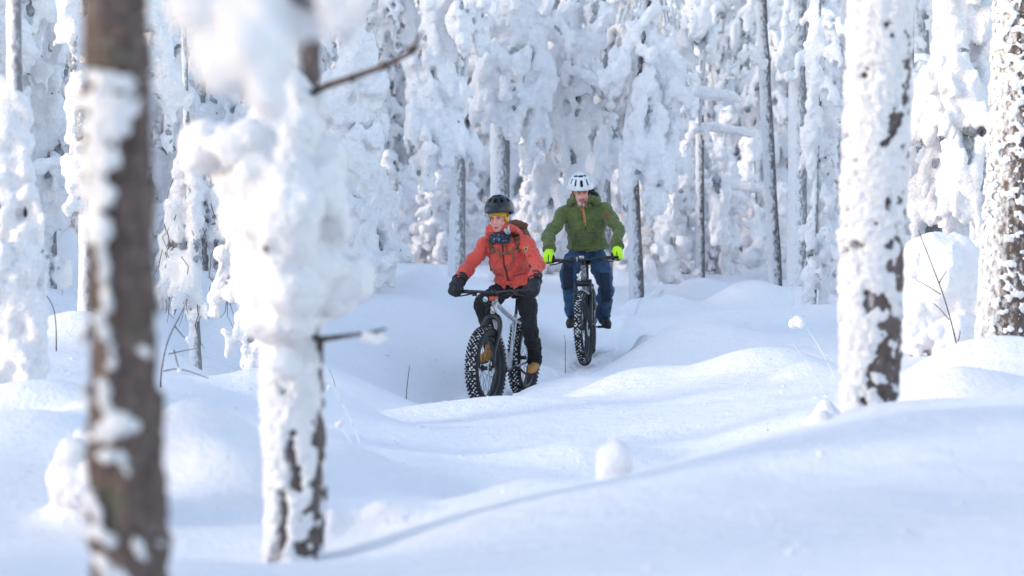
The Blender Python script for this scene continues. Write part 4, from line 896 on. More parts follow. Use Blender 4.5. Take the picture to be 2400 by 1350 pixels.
def bvh_of(me):
    V = np.empty(len(me.vertices)*3, np.float32); me.vertices.foreach_get('co', V)
    return BVHTree.FromPolygons([Vector(v) for v in V.reshape(-1, 3)], [tuple(p.vertices) for p in me.polygons])
def head_frame(c, yaw, pitch, roll=0): return Matrix.Translation(c) @ Matrix.Rotation(yaw, 4, 'Z') @ Matrix.Rotation(roll, 4, 'Y') @ Matrix.Rotation(pitch, 4, 'X') @ Matrix.Scale(1.08, 4)
def head_shape(b, H, male):
    """skull with face, +Y is where the face looks"""
    def e(c, r, rx=0): b.ell(H @ Vector(c), r, (H @ Matrix.Rotation(rx, 4, 'X')))
    e((0, -.012, .035), (.077, .096, .088)); e((0, .022, -.03), (.064, .070, .078)); e((0, .040, -.075), (.042, .042, .034)); e((0, .066, -.088), (.022, .020, .017))
    e((.036, .052, -.028), (.027, .026, .028)); e((-.036, .052, -.028), (.027, .026, .028))
    e((0, .074, .034), (.055, .018, .014)); e((0, .088, .004), (.011, .013, .032)); e((0, .101, -.022), (.0145, .013, .012)); e((.013, .092, -.025), (.009, .010, .008)); e((-.013, .092, -.025), (.009, .010, .008))
    e((0, .082, -.054), (.022, .011, .006)); e((0, .080, -.066), (.019, .011, .007))
    e((.079, -.005, 0), (.010, .018, .030)); e((-.079, -.005, 0), (.010, .018, .030))
def hand_shape(b, wrist, grip, side):
    """palm and five curled fingers round the bar"""
    w, g = Vector(wrist), Vector(grip); m = w.lerp(g, .6)+Vector((0, 0, .02)); b.tube([w, m, g+Vector((0, -.02, .028))], [.026, .034, .03], 10, round_ends=True)
    for i, l in enumerate((.9, 1.0, .96, .8)):
        x = side*(.034-.022*i); k = g+Vector((x, 0, 0)); b.tube([k+Vector((0, -.012, .03)), k+Vector((0, .022*l, .026)), k+Vector((0, .034*l, .0)), k+Vector((0, .018, -.024)), k+Vector((0, -.004, -.026))], [.0095, .0095, .009, .0085, .0075], 8, round_ends=True)
    b.tube([m+Vector((-side*.02, 0, 0)), g+Vector((-side*.045, -.02, .005)), g+Vector((-side*.04, .005, -.022)), g+Vector((-side*.03, .018, -.022))], [.013, .012, .011, .009], 8, round_ends=True)
def boot(root, heel, toe_dir, L, mats, name='boot', tall=.17, lean=(0, 0)):
    h = Vector(heel); d = Vector(toe_dir).normalized(); u = Vector((0, 0, 1)); u = (u-d*u.dot(d)).normalized(); s = d.cross(u)
    def p(a, c, z): return h+d*a*L+s*c+u*z
    b = MB()
    b.tube([p(.05, 0, .05), p(.3, 0, .055), p(.6, 0, .048), p(.85, 0, .040), p(.97, 0, .034)], [.040, .043, .046, .044, .030], 16, round_ends=True, flat=.95)
    b.tube([p(.18, 0, .05), p(.18, 0, .10)+Vector((lean[0]*.5, lean[1]*.5, 0)), p(.18, 0, tall)+Vector((lean[0], lean[1], 0))], [.046, .044, .05], 16)
    me = remesh(b.mesh('b'), .006, 3, ((.05, .003),)); o = link(name, me, M[mats[0]], root)
    b = MB(); V = []; n = 20
    for z in (-.002, .026):
        for i in range(n):
            a = 2*math.pi*i/n; V.append(p(.48+.54*math.cos(a), (.042+.010*math.cos(a))*math.sin(a), z)[:])
    T = [(i, (i+1) % n, n+(i+1) % n, n+i) for i in range(n)]+[tuple(reversed(range(n))), tuple(range(n, 2*n))]; b.add(V, T); b.obj('sole', M[mats[1]], o, False)
    b = MB()
    for k in range(5):
        z = .075+k*.022; f = p(.42-.028*k-.02*(k > 2), 0, z+.022); b.tube([f-s*.026, f+d*.012, f+s*.026], .0035, 5)
    b.obj('laces', M['webbing' if mats[0] == 'tan' else 'sole'], o)
    if mats[0] == 'tan':
        b = MB(); b.ell(p(.12, 0, .085), (.044, .040, .045)); b.tube([p(.18, 0, .13), p(.18, 0, tall+.01)+Vector((lean[0], lean[1], 0))], [.051, .054], 16); link('ankle_panel', remesh(b.mesh('b'), .006, 2), M['darkleather'], o)
    return o
def helmet(root, H, black):
    """vented half shell; az 0 looks ahead"""
    rx, ry, rz = .108, .132, .118
    na, ne = 96, 36; V = []; T = []
    vents = [(0, 28, 7, 15), (-32, 30, 6, 15), (32, 30, 6, 15), (0, 64, 12, 9), (-62, 34, 6, 14), (62, 34, 6, 14), (-55, 62, 12, 8), (55, 62, 12, 8), (-95, 30, 6, 12), (95, 30, 6, 12), (-130, 32, 7, 13), (130, 32, 7, 13), (180, 34, 8, 14)] if not black else \
            [(-12, 42, 6, 11), (24, 44, 6, 11), (-42, 40, 7, 9), (58, 38, 7, 12), (-80, 40, 7, 10), (92, 40, 8, 8), (130, 40, 8, 9), (-130, 40, 8, 9), (20, 68, 14, 6), (-30, 68, 14, 6)]
    for j in range(ne+1):
        for i in range(na):
            az = 2*math.pi*i/na-math.pi; low = -10-(10 if not black else 16)*max(0, -math.cos(az)) + (4 if black else 7)*max(0, math.cos(az))
            el = math.radians(low+(89-low)*j/ne); k = 1
            if black: k += .012*math.cos(3*az)*math.cos(el)
            V.append((math.sin(az)*math.cos(el)*rx*k, math.cos(az)*math.cos(el)*ry*k, math.sin(el)*rz))
    for j in range(ne):
        for i in range(na):
            az = math.degrees(2*math.pi*(i+.5)/na-math.pi); low = -10-(10 if not black else 16)*max(0, -math.cos(math.radians(az))) + (4 if black else 7)*max(0, math.cos(math.radians(az))); el = low+(89-low)*(j+.5)/ne
            if any(abs(((az-a+180) % 360-180))/max(wd/max(math.cos(math.radians(el)), .3), 1)*1 < 1 and abs(el-e) < hh and (abs(((az-a+180) % 360-180))/(wd/max(math.cos(math.radians(el)), .3)))**2+(abs(el-e)/hh)**4 < 1 for a, e, wd, hh in vents): continue
            T.append((j*na+i, j*na+(i+1) % na, (j+1)*na+(i+1) % na, (j+1)*na+i))
    me = np_mesh('helmet', np.array(V), np.array(T)); o = bpy.data.objects.new('t', me); COL.objects.link(o)
    so = o.modifiers.new('s', 'SOLIDIFY'); so.thickness = .016; so.offset = -1
    me2 = bpy.data.meshes.new_from_object(o.evaluated_get(bpy.context.evaluated_depsgraph_get())); bpy.data.objects.remove(o)
    me2.transform(H); hel = link('helmet', smooth(me2), M['helmetblack' if black else 'helmetwhite'], root)
    b = MB(); v = ICO_V*np.array([rx-.014, ry-.014, rz-.014]); b.ell((0, 0, 0), (rx-.012, ry-.012, rz-.012)); b.V = [np.c_[q[:, 0], q[:, 1], np.maximum(q[:, 2], .0)] for q in b.V]
    mb_transform(b, H).obj('liner', M['liner'], hel)
    if black:
        V = []; n = 15
        for t in (0, 1):
            for z in (0, .006):
                for i in range(n):
                    a = math.radians(-62+124*i/(n-1)); r = 1+.02 if t == 0 else 1+.02+.60*max(math.cos(a*1.25), 0)**.7
                    V.append((math.sin(a)*rx*(1.0+.0*t), math.cos(a)*ry*r, .030-.030*t+z+.012*math.cos(a)*(1-t)))
        V = np.array(V); T = []
        for i in range(n-1): T += [(i, i+1, 2*n+i+1, 2*n+i), (n+i, 3*n+i, 3*n+i+1, n+i+1), (2*n+i, 2*n+i+1, 3*n+i+1, 3*n+i)]
        mb_transform(MB().add(V, T), H).obj('visor', M['helmetblack'], hel, False)
    for s in (-1, 1):
        b = MB(); b.tube([H @ Vector((s*.088, .035, .0)), H @ Vector((s*.083, .03, -.06)), H @ Vector((s*.05, .04, -.115)), H @ Vector((0, .045, -.125))], .006, 6, flat=.4); b.tube([H @ Vector((s*.09, -.05, -.01)), H @ Vector((s*.083, .03, -.06))], .005, 6, flat=.4)
        b.obj('strap', M['liner'], hel)
    return hel
def face_parts(root, body_bvh, H, male):
    for s in (-1, 1):
        MB().ell(H @ Vector((s*.031, .078, .012)), (.0125, .008, .008), H).obj('eye', M['eyewhite'], root)
        MB().ell(H @ Vector((s*.030, .0855, .012)), (.0054, .003, .0054), H).obj('iris', M['iris'], root)
        b = MB(); b.tube([H @ Vector((s*.012, .092, .027)), H @ Vector((s*.032, .090, .033)), H @ Vector((s*.050, .078, .027))], [.0035, .0045, .003], 6); b.obj('eyebrow', M['brow'], root)
        b = MB(); b.tube([H @ Vector((s*.017, .087, .017)), H @ Vector((s*.031, .089, .0205)), H @ Vector((s*.046, .080, .016))], [.002, .003, .002], 6); b.obj('eyelid', M['brow'], root)
    b = MB(); b.tube([H @ Vector((-.024, .083, -.056)), H @ Vector((-.008, .0935, -.054)), H @ Vector((0, .093, -.056)), H @ Vector((.008, .0935, -.054)), H @ Vector((.024, .083, -.056))], [.002, .005, .0045, .005, .002], 8)
    b.tube([H @ Vector((-.018, .084, -.065)), H @ Vector((0, .092, -.068)), H @ Vector((.018, .084, -.065))], [.003, .006, .003], 8); b.obj('lips', M['lip'], root)
def joint(a, b_, la, lb, hint):
    """two-bone bend: middle joint between a and b_ towards hint"""
    a, b_, h = Vector(a), Vector(b_), Vector(hint); d = b_-a; L = min(d.length, (la+lb)*.999); u = d.normalized(); x = (la*la-lb*lb+L*L)/(2*L); y = math.sqrt(max(la*la-x*x, 0))
    n = (h-u*h.dot(u)).normalized(); return a+u*x+n*y
def rider(bk, loc, rz, roll, pitch, sp):
    """sp: pose and clothing"""
    (BB, cr, q) = bk; root = empty('person', loc, rz); root.rotation_euler = (pitch, roll, rz); W = sp['female']
    hip, chest, neck, head = [Vector(sp[k]) for k in ('hip', 'chest', 'neck', 'head')]
    H = head_frame(head, *sp['look']); sh = {}; el = {}; ha = {}; kn = {}; an = {}; hj = {}
    for s in (-1, 1):
        sh[s] = Vector(sp['shoulder'][s]); ha[s] = Vector(sp['hand'][s]); wr = ha[s]+Vector((0, -.055, .05)); el[s] = joint(sh[s], wr, .29, .27, sp['elbow_hint'][s])
        hj[s] = hip+Vector((s*.095, .01, -.03)); pe = BB+cr*s+Vector((s*(q+.06), 0, .01)); an[s] = pe+Vector((0, -.095, .115)); kn[s] = joint(hj[s], an[s], .43, .425, (s*.25, 1, .35))
    wr = {s: ha[s]+Vector((0, -.055, .05)) for s in (-1, 1)}
    # body: one continuous skin
    b = MB(); head_shape(b, H, not W); b.tube([neck+Vector((0, -.02, -.06)), neck.lerp(head, .4), head+H.to_3x3() @ Vector((0, -.015, -.05))], [.058, .054, .054], 14, round_ends=True)
    b.tube([hip, hip.lerp(chest, .5), chest, neck+Vector((0, -.02, -.05))], [.115, .105, .12, .07], 16, round_ends=True)
    for s in (-1, 1):
        b.tube([chest+Vector((s*.06, 0, .06)), sh[s], el[s], wr[s]], [.06, .05, .036, .025], 12, round_ends=True); hand_shape(b, wr[s], ha[s], s)
        b.tube([hip+Vector((s*.04, 0, 0)), hj[s], kn[s], an[s]], [.09, .075, .05, .036], 12, round_ends=True); b.tube([an[s], an[s]+Vector((0, .0, -.05)), an[s]+Vector(sp['toe'][s]).normalized()*.09+Vector((0, 0, -.065))], [.034, .03, .022], 10, round_ends=True)
    me = remesh(b.mesh('body'), .0055, 4, name='body'); body = link('body', me, M['skin'], root)
    face_parts(root, None, H, not W)
    # trousers
    b = MB(); tw = sp['leg_w']
    b.loft([(hip+Vector((0, 0, -.09)), .13, .10, 0), (hip+Vector((0, -.01, -.03)), .17, .135, -.15), (hip+Vector((0, .0, .06)), .165, .125, -.2), (hip+Vector((0, .02, .14)), .15, .11, -.25)], 20)
    for s in (-1, 1):
        c = an[s]+Vector((0, -.005, sp['cuff']))
        tube_wr(b, [hip+Vector((s*.068, 0, 0)), hj[s].lerp(kn[s], .45)+Vector((0, 0, .005)), kn[s]+Vector((0, .008, .004)), kn[s].lerp(c, .5)+Vector((0, -.03, 0)), c], [tw*1.12, tw*1.06, tw*.86, tw*.86, tw*.80], 3+s, .09, 36)
    tr = link('trousers', remesh(b.mesh('t'), .008, 2, ((.07, .014), (.03, .006))), M[sp['trousers']], root)
    if sp.get('kneepatch'):
        for s in (-1, 1):
            b = MB(); bv = bvh_of(tr.data); ribbon(bv, [(kn[s].x-.01*s, kn[s].z+.15), (kn[s].x, kn[s].z-.01), (kn[s].x, kn[s].z-.15)], .10, .004, lift=.002).obj('knee_patch', M['navydark'], tr)
    for s in (-1, 1):
        boot(root, an[s]+Vector((s*0, -.055, -.108)), sp['toe'][s], .285, sp['boots'], tall=.16, lean=(0, .01))
    # jacket
    b = MB(); jw = sp['jw']; up = (chest-hip); tl = -.30
    hm = hip+Vector((0, .05, sp['hem']))
    b.loft([(hm, .185*jw, .150, tl*.5), (hm+Vector((0, .0, .05)), .192*jw, .155, tl*.6), (hip.lerp(chest, .45)+Vector((0, .03, .02)), .172*jw, .138, tl), (hip.lerp(chest, .75)+Vector((0, .02, 0)), .188*jw, .142, tl), (chest+Vector((0, .01, .03)), .198*jw, .138, tl*.8),
            (chest.lerp(neck, .55), .170*jw, .115, tl*.6), (chest.lerp(neck, .88), .10, .088, tl*.3), (neck+Vector((0, 0, .01)), .078, .078, 0)], 28)
    for s in (-1, 1):
        sw = sp['sleeve']; cu = wr[s]+Vector((0, -.015, .02))
        tube_wr(b, [chest.lerp(neck, .35)+Vector((s*.07, -.01, 0)), sh[s], sh[s].lerp(el[s], .55), el[s], el[s].lerp(cu, .55), cu], [.085, sw*1.12, sw*1.0, sw*.9, sw*.82, sw*.76], 11+s, .10, 46)
    b.tube([neck+Vector((0, -.02, -.03)), neck+Vector((0, -.01, .05))], [.092, .088], 20)
    jk = remesh(b.mesh('j'), .007, 2, ((.085, .020), (.032, .008)), 'jacket')
    jo = link('jacket', jk, M[sp['jacket']], root); bv = bvh_of(jk)
    return root, dict(H=H, jacket=jo, bvh=bv, hm=hm, neck=neck, chest=chest, sh=sh, el=el, ha=ha, wr=wr, hip=hip, body=body)
def cap_shell(H, c, r, drop, thick=.006):
    """part of an ellipsoid round the head; drop(x, y, z on the unit sphere) says which faces to leave out"""
    na, ne = 48, 28; V = []; T = []
    for j in range(ne+1):
        e = math.radians(-80+168*j/ne)
        for i in range(na):
            a = 2*math.pi*i/na; V.append((math.sin(a)*math.cos(e), math.cos(a)*math.cos(e), math.sin(e)))
    for j in range(ne):
        for i in range(na):
            f = (j*na+i, j*na+(i+1) % na, (j+1)*na+(i+1) % na, (j+1)*na+i); m = np.mean([V[k] for k in f], 0)
            if not drop(*m): T.append(f)
    me = np_mesh('shell', np.array(V)*np.array(r)+np.array(c), np.array(T)); o = bpy.data.objects.new('t', me); COL.objects.link(o)
    so = o.modifiers.new('s', 'SOLIDIFY'); so.thickness = thick; so.offset = 1
    out = bpy.data.meshes.new_from_object(o.evaluated_get(bpy.context.evaluated_depsgraph_get())); bpy.data.objects.remove(o); out.transform(H); return smooth(out)
def torus_ring(b, c, R, r, M3, n=28, squash=1.0, wob=.0, seed=0):
    r_ = np.random.default_rng(seed); ph = r_.uniform(0, 6.28, 3)
    pts = [Vector(c)+M3 @ Vector((math.cos(a)*R[0]*(1+wob*math.sin(3*a+ph[0])), math.sin(a)*R[1]*(1+wob*math.sin(2*a+ph[1])), wob*R[0]*1.2*math.sin(2*a+ph[2]))) for a in np.linspace(0, 2*math.pi, n)]
    return b.tube(pts, r, 10, flat=squash)

# ------------------------------------------------ rider in the coral jacket
A1 = math.radians(17); L1 = (-.23+math.sin(A1)*.72, 21.8+math.cos(A1)*.72, .0); Z1 = math.pi-A1
b1, k1 = bike(L1, Z1, math.radians(-5), True, 'alu', math.radians(26), 0, -.01)
tag(b1, 'silver fat-tyre bicycle ridden by the person in coral', 'bicycle')
w1, q1 = rider(k1, L1, Z1, 0, -.01, dict(female=True, hip=(0, -.21, 1.06), chest=(.025, .0, 1.40), neck=(.045, .07, 1.565), head=(.06, .13, 1.70), look=(math.radians(-4), math.radians(-5), math.radians(3)),
    shoulder={1: (.195, .05, 1.47), -1: (-.150, .05, 1.485)}, hand={1: (.375, .455, 1.075), -1: (-.355, .44, 1.08)}, elbow_hint={1: (.6, -.4, -.5), -1: (-.9, -.2, -.3)},
    leg_w=.082, cuff=-.015, trousers='black', boots=('tan', 'sole'), toe={1: (.05, 1, -.15), -1: (-.12, 1, -.05)}, jw=1.0, hem=.05, sleeve=.066, jacket='red'))
tag(w1, 'person in coral jacket and black helmet riding the front fat bike', 'person')
def dress_coral():
    H, bv, jo, nk = q1['H'], q1['bvh'], q1['jacket'], q1['neck']
    helmet(w1, H @ Matrix.Translation((0, -.018, .080)) @ Matrix.Rotation(math.radians(1), 4, 'X'), True)
    link('headband', cap_shell(H, (0, -.012, .018), (.085, .100, .095), lambda x, y, z: (y > .12 and z < .20 and abs(x) < .86) or z < -.62 or z > .85 or (y > -.1 and z < -.55)), M['yellow'], w1)
    # scarf and frosted collar fur
    b = MB()
    for k, (z, R, r) in enumerate([(-.128, .058, .024), (-.150, .066, .027), (-.175, .072, .03)]): torus_ring(b, H @ Vector((0, .012, z)), (R, R*1.0), r, H.to_3x3(), seed=k, wob=.05)
    link('neck_scarf', remesh(b.mesh('s'), .006, 2, ((.03, .006),)), M['scarf'], w1)
    b = MB(); r_ = np.random.default_rng(4)
    for i in range(40):
        a = math.radians(r_.uniform(-120, -50)); p = H @ Vector((math.sin(a)*.092, math.cos(a)*.078+.02, r_.uniform(-.125, -.06))); b.ell(p, r_.uniform(.008, .016))
    link('frosted_hair', remesh(b.mesh('f'), .005, 0, ((.012, .005),)), M['fur'], w1)
    # hood lying round the neck
    b = MB(); r3 = Matrix.Rotation(math.radians(22), 3, 'X')
    torus_ring(b, nk+Vector((0, -.015, .03)), (.128, .115), .036, r3, wob=.06, seed=3); torus_ring(b, nk+Vector((0, -.04, .0)), (.135, .12), .042, r3, wob=.05, seed=5)
    b.ell(nk+Vector((0, -.13, .01)), (.10, .06, .075))
    link('hood', remesh(b.mesh('h'), .007, 2, ((.05, .010), (.02, .003))), M['red'], jo)
    # zip, flap and hem details
    ribbon(bv, [(.03, 1.52), (.022, 1.40), (.012, 1.25), (.008, 1.13)], .010, .006, lift=.003).obj('zip', M['darkleather'], jo)
    ribbon(bv, [(.045, 1.52), (.036, 1.40), (.028, 1.25), (.024, 1.13)], .014, .005, lift=.003).obj('zip_flap', M['red'], jo)
    for x, s in ((.13, 1), (-.10, -1)):
        ribbon(bv, [(x+.05*s, 1.21), (x, 1.20), (x-.055*s, 1.185)], .018, .006, lift=.004).obj('pocket_flap', M['red'], jo)
        ribbon(bv, [(x+.05*s, 1.195), (x, 1.187), (x-.055*s, 1.172)], .006, .006, lift=.002).obj('pocket_seam', M['darkleather'], jo)
    # hem with notch at the zip
    hm = q1['hm']; b = MB()
    for s in (-1, 1):
        b.add(*[(lambda V: V)(np.array([(s*.012+.008, hm.y+.142, hm.z+.03), (s*.13, hm.y+.135, hm.z+.03), (s*.10, hm.y+.148, hm.z-.02), (s*.045+.008, hm.y+.156, hm.z-.065),
                                       (s*.012+.008, hm.y+.122, hm.z+.03), (s*.13, hm.y+.11, hm.z+.03), (s*.10, hm.y+.125, hm.z-.02), (s*.045+.008, hm.y+.132, hm.z-.065)])),
                [(0, 1, 2, 3), (7, 6, 5, 4), (0, 4, 5, 1), (1, 5, 6, 2), (2, 6, 7, 3), (3, 7, 4, 0)]])
    b.obj('hem_flap', M['red'], jo, False)
    s = q1['sh'][-1]; e = q1['el'][-1]; m = s.lerp(e, .32)
    ribbon(bv, [(m.x+.004, m.z+.024), (m.x, m.z), (m.x-.004, m.z-.020)], .048, .004, lift=.003, n=4).obj('sleeve_badge', M['patch'], jo)
    ribbon(bv, [(m.x+.002, m.z+.010), (m.x, m.z), (m.x-.002, m.z-.010)], .024, .004, lift=.006, n=4).obj('badge_print', M['patchdark'], jo)
    for sd in (-1, 1):
        h, w, e = q1['ha'][sd], q1['wr'][sd], q1['el'][sd]; u = (e-w).normalized(); b = MB()
        b.tube([h+Vector((0, .012, -.022)), h+Vector((0, -.01, .015)), w+u*.02, w+u*.085], [.062, .070, .058, .064], 18, round_ends=True, flat=.95)
        b.ell(h+Vector((sd*.005, .012, -.012)), (.068, .066, .066)); b.tube([h+Vector((-sd*.045, -.005, .02)), h+Vector((-sd*.062, .035, .0))], [.026, .022], 10, round_ends=True)
        g = link('mitten', remesh(b.mesh('m'), .007, 2, ((.04, .006),)), M['quilt'], w1)
        b = MB(); c = w+u*.03; z = u; x = z.orthogonal().normalized(); y = z.cross(x)
        b.tube([c+x*math.cos(a)*.064+y*math.sin(a)*.064 for a in np.linspace(0, 6.2832, 22)], .006, 6); b.obj('wrist_strap', M['sole'], g)
    # backpack: a thing of its own
    bp = empty('backpack', L1, Z1); bp.rotation_euler = w1.rotation_euler; ch = q1['chest']; b = MB()
    b.loft([(ch+Vector((0, -.28, -.26)), .13, .075, 0), (ch+Vector((0, -.30, -.18)), .155, .10, 0), (ch+Vector((0, -.28, .0)), .16, .105, 0), (ch+Vector((-.01, -.25, .14)), .14, .10, 0), (ch+Vector((-.015, -.22, .21)), .11, .08, 0)], 24, p=3.2)
    link('pack_body', remesh(b.mesh('p'), .01, 3, ((.06, .008),)), M['brown'], bp)
    b = MB(); b.ell(ch+Vector((-.035, -.20, .235)), (.115, .08, .05)); link('lid', remesh(b.mesh('p'), .009, 1, ((.04, .008),)), M['brown'], bp)
    ribbon(bv, [(.125, 1.555), (.135, 1.50), (.132, 1.44), (.112, 1.385)], .062, .012, lift=.008).obj('shoulder_strap', M['brown'], bp)
    ribbon(bv, [(-.085, 1.565), (-.100, 1.51), (-.112, 1.46), (-.135, 1.405)], .062, .012, lift=.008).obj('shoulder_strap', M['brown'], bp)
    ribbon(bv, [(.10, 1.435), (.075, 1.415), (.045, 1.39), (.0, 1.385), (-.04, 1.395), (-.075, 1.425), (-.10, 1.45)], .020, .006, lift=.010).obj('chest_strap', M['webbing'], bp)
    ribbon(bv, [(.060, 1.40), (.052, 1.375), (.048, 1.35)], .018, .004, lift=.012).obj('strap_end', M['webbing'], bp)
    ribbon(bv, [(-.065, 1.405), (-.072, 1.37), (-.078, 1.335)], .018, .004, lift=.012).obj('strap_end', M['webbing'], bp)
    ribbon(bv, [(.012, 1.47), (-.005, 1.44), (-.012, 1.41)], .016, .006, lift=.012).obj('zip_pull', M['webbing'], bp)
    b = MB(); b.tube(arc([q1['chest']+Vector((.165, -.06, .02)), q1['chest']+Vector((.195, -.10, -.08)), q1['chest']+Vector((.20, -.16, -.19))], 8), .013, 8, flat=.35); b.tube(arc([q1['chest']+Vector((.20, -.16, -.19)), q1['chest']+Vector((.165, -.10, -.17)), q1['chest']+Vector((.155, -.12, -.1))], 6), .016, 8, flat=.4); b.obj('side_strap', M['brown'], bp)
    b = MB(); b.tube(arc([q1['chest']+Vector((-.16, -.08, -.06)), q1['chest']+Vector((-.225, -.06, -.17)), q1['chest']+Vector((-.235, -.1, -.25))], 8), .014, 8, flat=.4); b.obj('hip_strap', M['brown'], bp)
    tag(bp, 'brown canvas backpack worn by the rider in coral', 'backpack')
dress_coral()

# ------------------------------------------------ rider in the green anorak
A2 = math.radians(5); L2 = (.735+math.sin(A2)*.72, 24.4+math.cos(A2)*.72, .218); Z2 = math.pi-A2; RL2 = .03
b2, k2 = bike(L2, Z2, math.radians(-6), False, 'dirtyalu', math.radians(8), RL2, -.03)
tag(b2, 'dark mountain bicycle ridden by the person in green', 'bicycle')
w2, q2 = rider(k2, L2, Z2, RL2, -.03, dict(female=False, hip=(-.01, -.22, 1.10), chest=(-.005, .0, 1.44), neck=(0, .07, 1.61), head=(.015, .15, 1.715), look=(math.radians(7), math.radians(-10), math.radians(2)),
    shoulder={1: (.205, .05, 1.50), -1: (-.215, .05, 1.525)}, hand={1: (.345, .455, 1.075), -1: (-.345, .445, 1.085)}, elbow_hint={1: (1, -.2, -.05), -1: (-1, -.2, .0)},
    leg_w=.094, cuff=-.02, trousers='navy', boots=('darkleather', 'sole'), toe={1: (.1, 1, -.1), -1: (-.25, 1, -.1)}, jw=1.1, hem=.03, sleeve=.072, jacket='green', kneepatch=True))
tag(w2, 'person in green anorak and white helmet riding the rear bike', 'person')
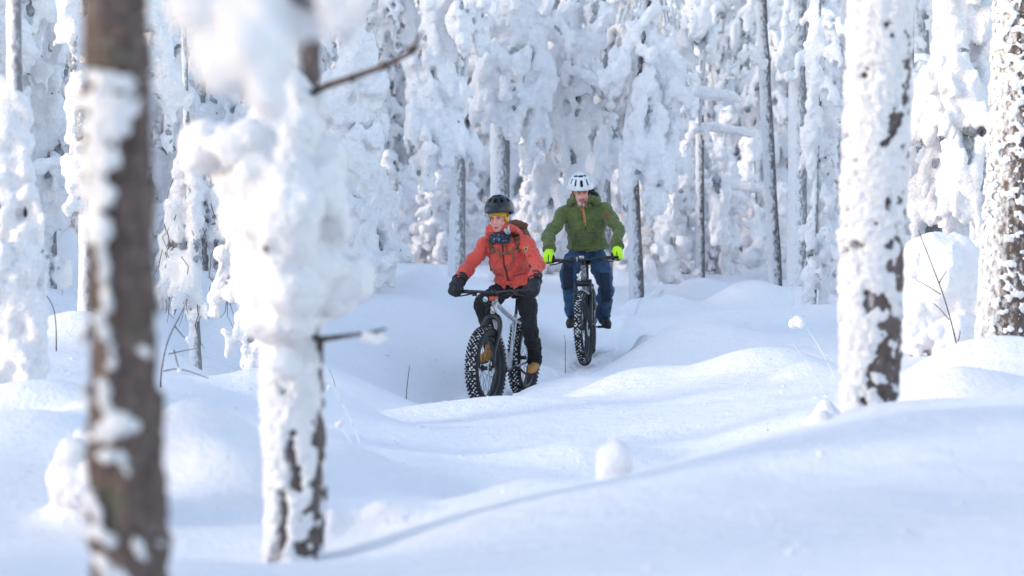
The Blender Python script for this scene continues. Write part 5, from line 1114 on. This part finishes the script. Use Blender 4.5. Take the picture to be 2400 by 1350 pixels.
def dress_green():
    H, bv, jo, nk = q2['H'], q2['bvh'], q2['jacket'], q2['neck']
    helmet(w2, H @ Matrix.Translation((0, -.010, .062)) @ Matrix.Rotation(math.radians(-2), 4, 'X'), False)
    link('headband', cap_shell(H, (0, -.012, .018), (.083, .099, .095), lambda x, y, z: (y > .05 and z < .52) or z < -.5 or z > .85), M['neon'], w2)
    b = MB(); r_ = np.random.default_rng(8)
    for i in range(90):
        a = math.radians(r_.uniform(-80, 80)); z = -.066-.045*math.cos(a)**2*r_.random()-.006*r_.random()+.03*(abs(a)/1.4)**2; rr = .009*r_.uniform(.6, 1.2)
        b.ell(H @ Vector((math.sin(a)*.058, .014+math.cos(a)*.066, z)), (rr, rr, rr*1.5))
    for i in range(50): b.ell(H @ Vector((r_.normal(0, .016), .066+r_.normal(0, .008), -.10-abs(r_.normal(0, .016)))), (.007, .007, .013))
    for s in (-1, 1): b.tube([H @ Vector((s*.004, .096, -.044)), H @ Vector((s*.018, .090, -.047)), H @ Vector((s*.031, .078, -.06))], [.005, .006, .005], 8)
    link('beard', remesh(b.mesh('b'), .0045, 0, ((.014, .005),)), M['beard'], w2)
    # hood standing behind the head, dark lining
    b = MB(); r3 = Matrix.Rotation(math.radians(26), 3, 'X')
    torus_ring(b, nk+Vector((-.008, -.01, .0)), (.140, .125), .045, r3, wob=.05, seed=3); torus_ring(b, nk+Vector((-.012, -.05, .055)), (.125, .115), .035, r3, wob=.05, seed=6); b.ell(nk+Vector((-.01, -.16, .05)), (.115, .06, .10))
    link('hood', remesh(b.mesh('h'), .007, 2, ((.05, .010), (.02, .003))), M['green'], jo)
    b = MB(); torus_ring(b, nk+Vector((-.012, -.02, .075)), (.108, .105), .030, r3, wob=.04, seed=7); b.ell(nk+Vector((-.075, -.06, .12)), (.038, .05, .07)); b.ell(nk+Vector((.075, -.07, .09)), (.03, .05, .05))
    link('hood_lining', remesh(b.mesh('h'), .007, 1, ((.03, .008),)), M['black'], jo)
    ribbon(bv, [(.012, 1.585), (-.002, 1.52), (-.012, 1.455), (-.016, 1.41)], .026, .008, lift=.007).obj('zip_tape', M['copper'], jo)
    ribbon(bv, [(-.017, 1.412), (-.018, 1.39), (-.018, 1.372)], .012, .010, lift=.010).obj('zip_pull', M['copper'], jo)
    ribbon(bv, [(-.016, 1.375), (-.016, 1.35), (-.016, 1.335)], .010, .006, lift=.004).obj('zip_end', M['darkleather'], jo)
    # kangaroo pocket
    ribbon(bv, [(.10, 1.315), (.0, 1.312), (-.11, 1.318)], .012, .006, lift=.004).obj('pocket_edge', M['green'], jo)
    for x in (.10, -.11): ribbon(bv, [(x, 1.312), (x*1.0, 1.27), (x*.72, 1.20), (x*.6, 1.18)], .009, .006, lift=.003).obj('pocket_seam', M['green'], jo)
    ribbon(bv, [(.12, 1.565), (.05, 1.53), (.012, 1.50)], .012, .007, lift=.004).obj('placket_seam', M['green'], jo)
    ribbon(bv, [(-.12, 1.57), (-.05, 1.53), (-.012, 1.50)], .012, .007, lift=.004).obj('placket_seam', M['green'], jo)
    s = q2['sh'][-1]; e = q2['el'][-1]; m = s.lerp(e, .22)
    ribbon(bv, [(m.x+.004, m.z+.024), (m.x, m.z), (m.x-.004, m.z-.022)], .046, .005, lift=.004, n=4).obj('sleeve_badge', M['badge'], jo)
    for dx in (-.008, .008): ribbon(bv, [(m.x+dx, m.z+.010), (m.x+dx, m.z), (m.x+dx, m.z-.010)], .007, .005, lift=.008, n=4).obj('badge_print', M['patchdark'], jo)
    ribbon(bv, [(m.x+.010, m.z+.011), (m.x, m.z+.010), (m.x-.010, m.z+.009)], .006, .005, lift=.008, n=4).obj('badge_print', M['patchdark'], jo)
    # hem band
    hm = q2['hm']; b = MB(); torus_ring(b, hm+Vector((0, 0, .015)), (.205, .155), .022, Matrix.Rotation(-.1, 3, 'X'), n=48, wob=.02); link('hem_band', remesh(b.mesh('h'), .008, 1, ((.04, .008),)), M['green'], jo)
    for sd in (-1, 1):
        h, w, e = q2['ha'][sd], q2['wr'][sd], q2['el'][sd]; u = (e-w).normalized(); b = MB()
        b.ell(h+Vector((sd*.008, .008, .012)), (.055, .056, .060)); b.tube([h+Vector((sd*.005, -.01, .02)), w+u*.015], [.055, .046], 16, round_ends=True)
        for i in range(4): x = sd*(.038-.02*i)+sd*.008; b.tube([h+Vector((x, .02, .045)), h+Vector((x, .056, .02)), h+Vector((x, .05, -.02)), h+Vector((x, .02, -.04))], [.016, .0165, .016, .013], 10, round_ends=True)
        g = link('glove', remesh(b.mesh('m'), .006, 2, ((.03, .003),)), M['neon'], w2); gb = bvh_of(g.data)
        ribbon(gb, [(h.x+sd*.004, h.z+.035), (h.x+sd*.004, h.z), (h.x+sd*.006, h.z-.038)], .008, .006, lift=.002, n=5).obj('finger_seam', M['sole'], g)
        b = MB(); b.ell(h+Vector((-sd*.042, .004, -.012)), (.020, .042, .045)); b.tube([h+Vector((-sd*.04, 0, -.04)), h+Vector((sd*.02, .03, -.048))], [.016, .012], 8, round_ends=True); b.obj('palm_panel', M['sole'], g)
        b = MB(); c = w+u*.05; x = u.orthogonal().normalized(); y = u.cross(x)
        b.tube([c+x*math.cos(a)*.062+y*math.sin(a)*.062 for a in np.linspace(0, 6.2832, 22)], .012, 6); b.obj('cuff', M['green'], jo)
dress_green()
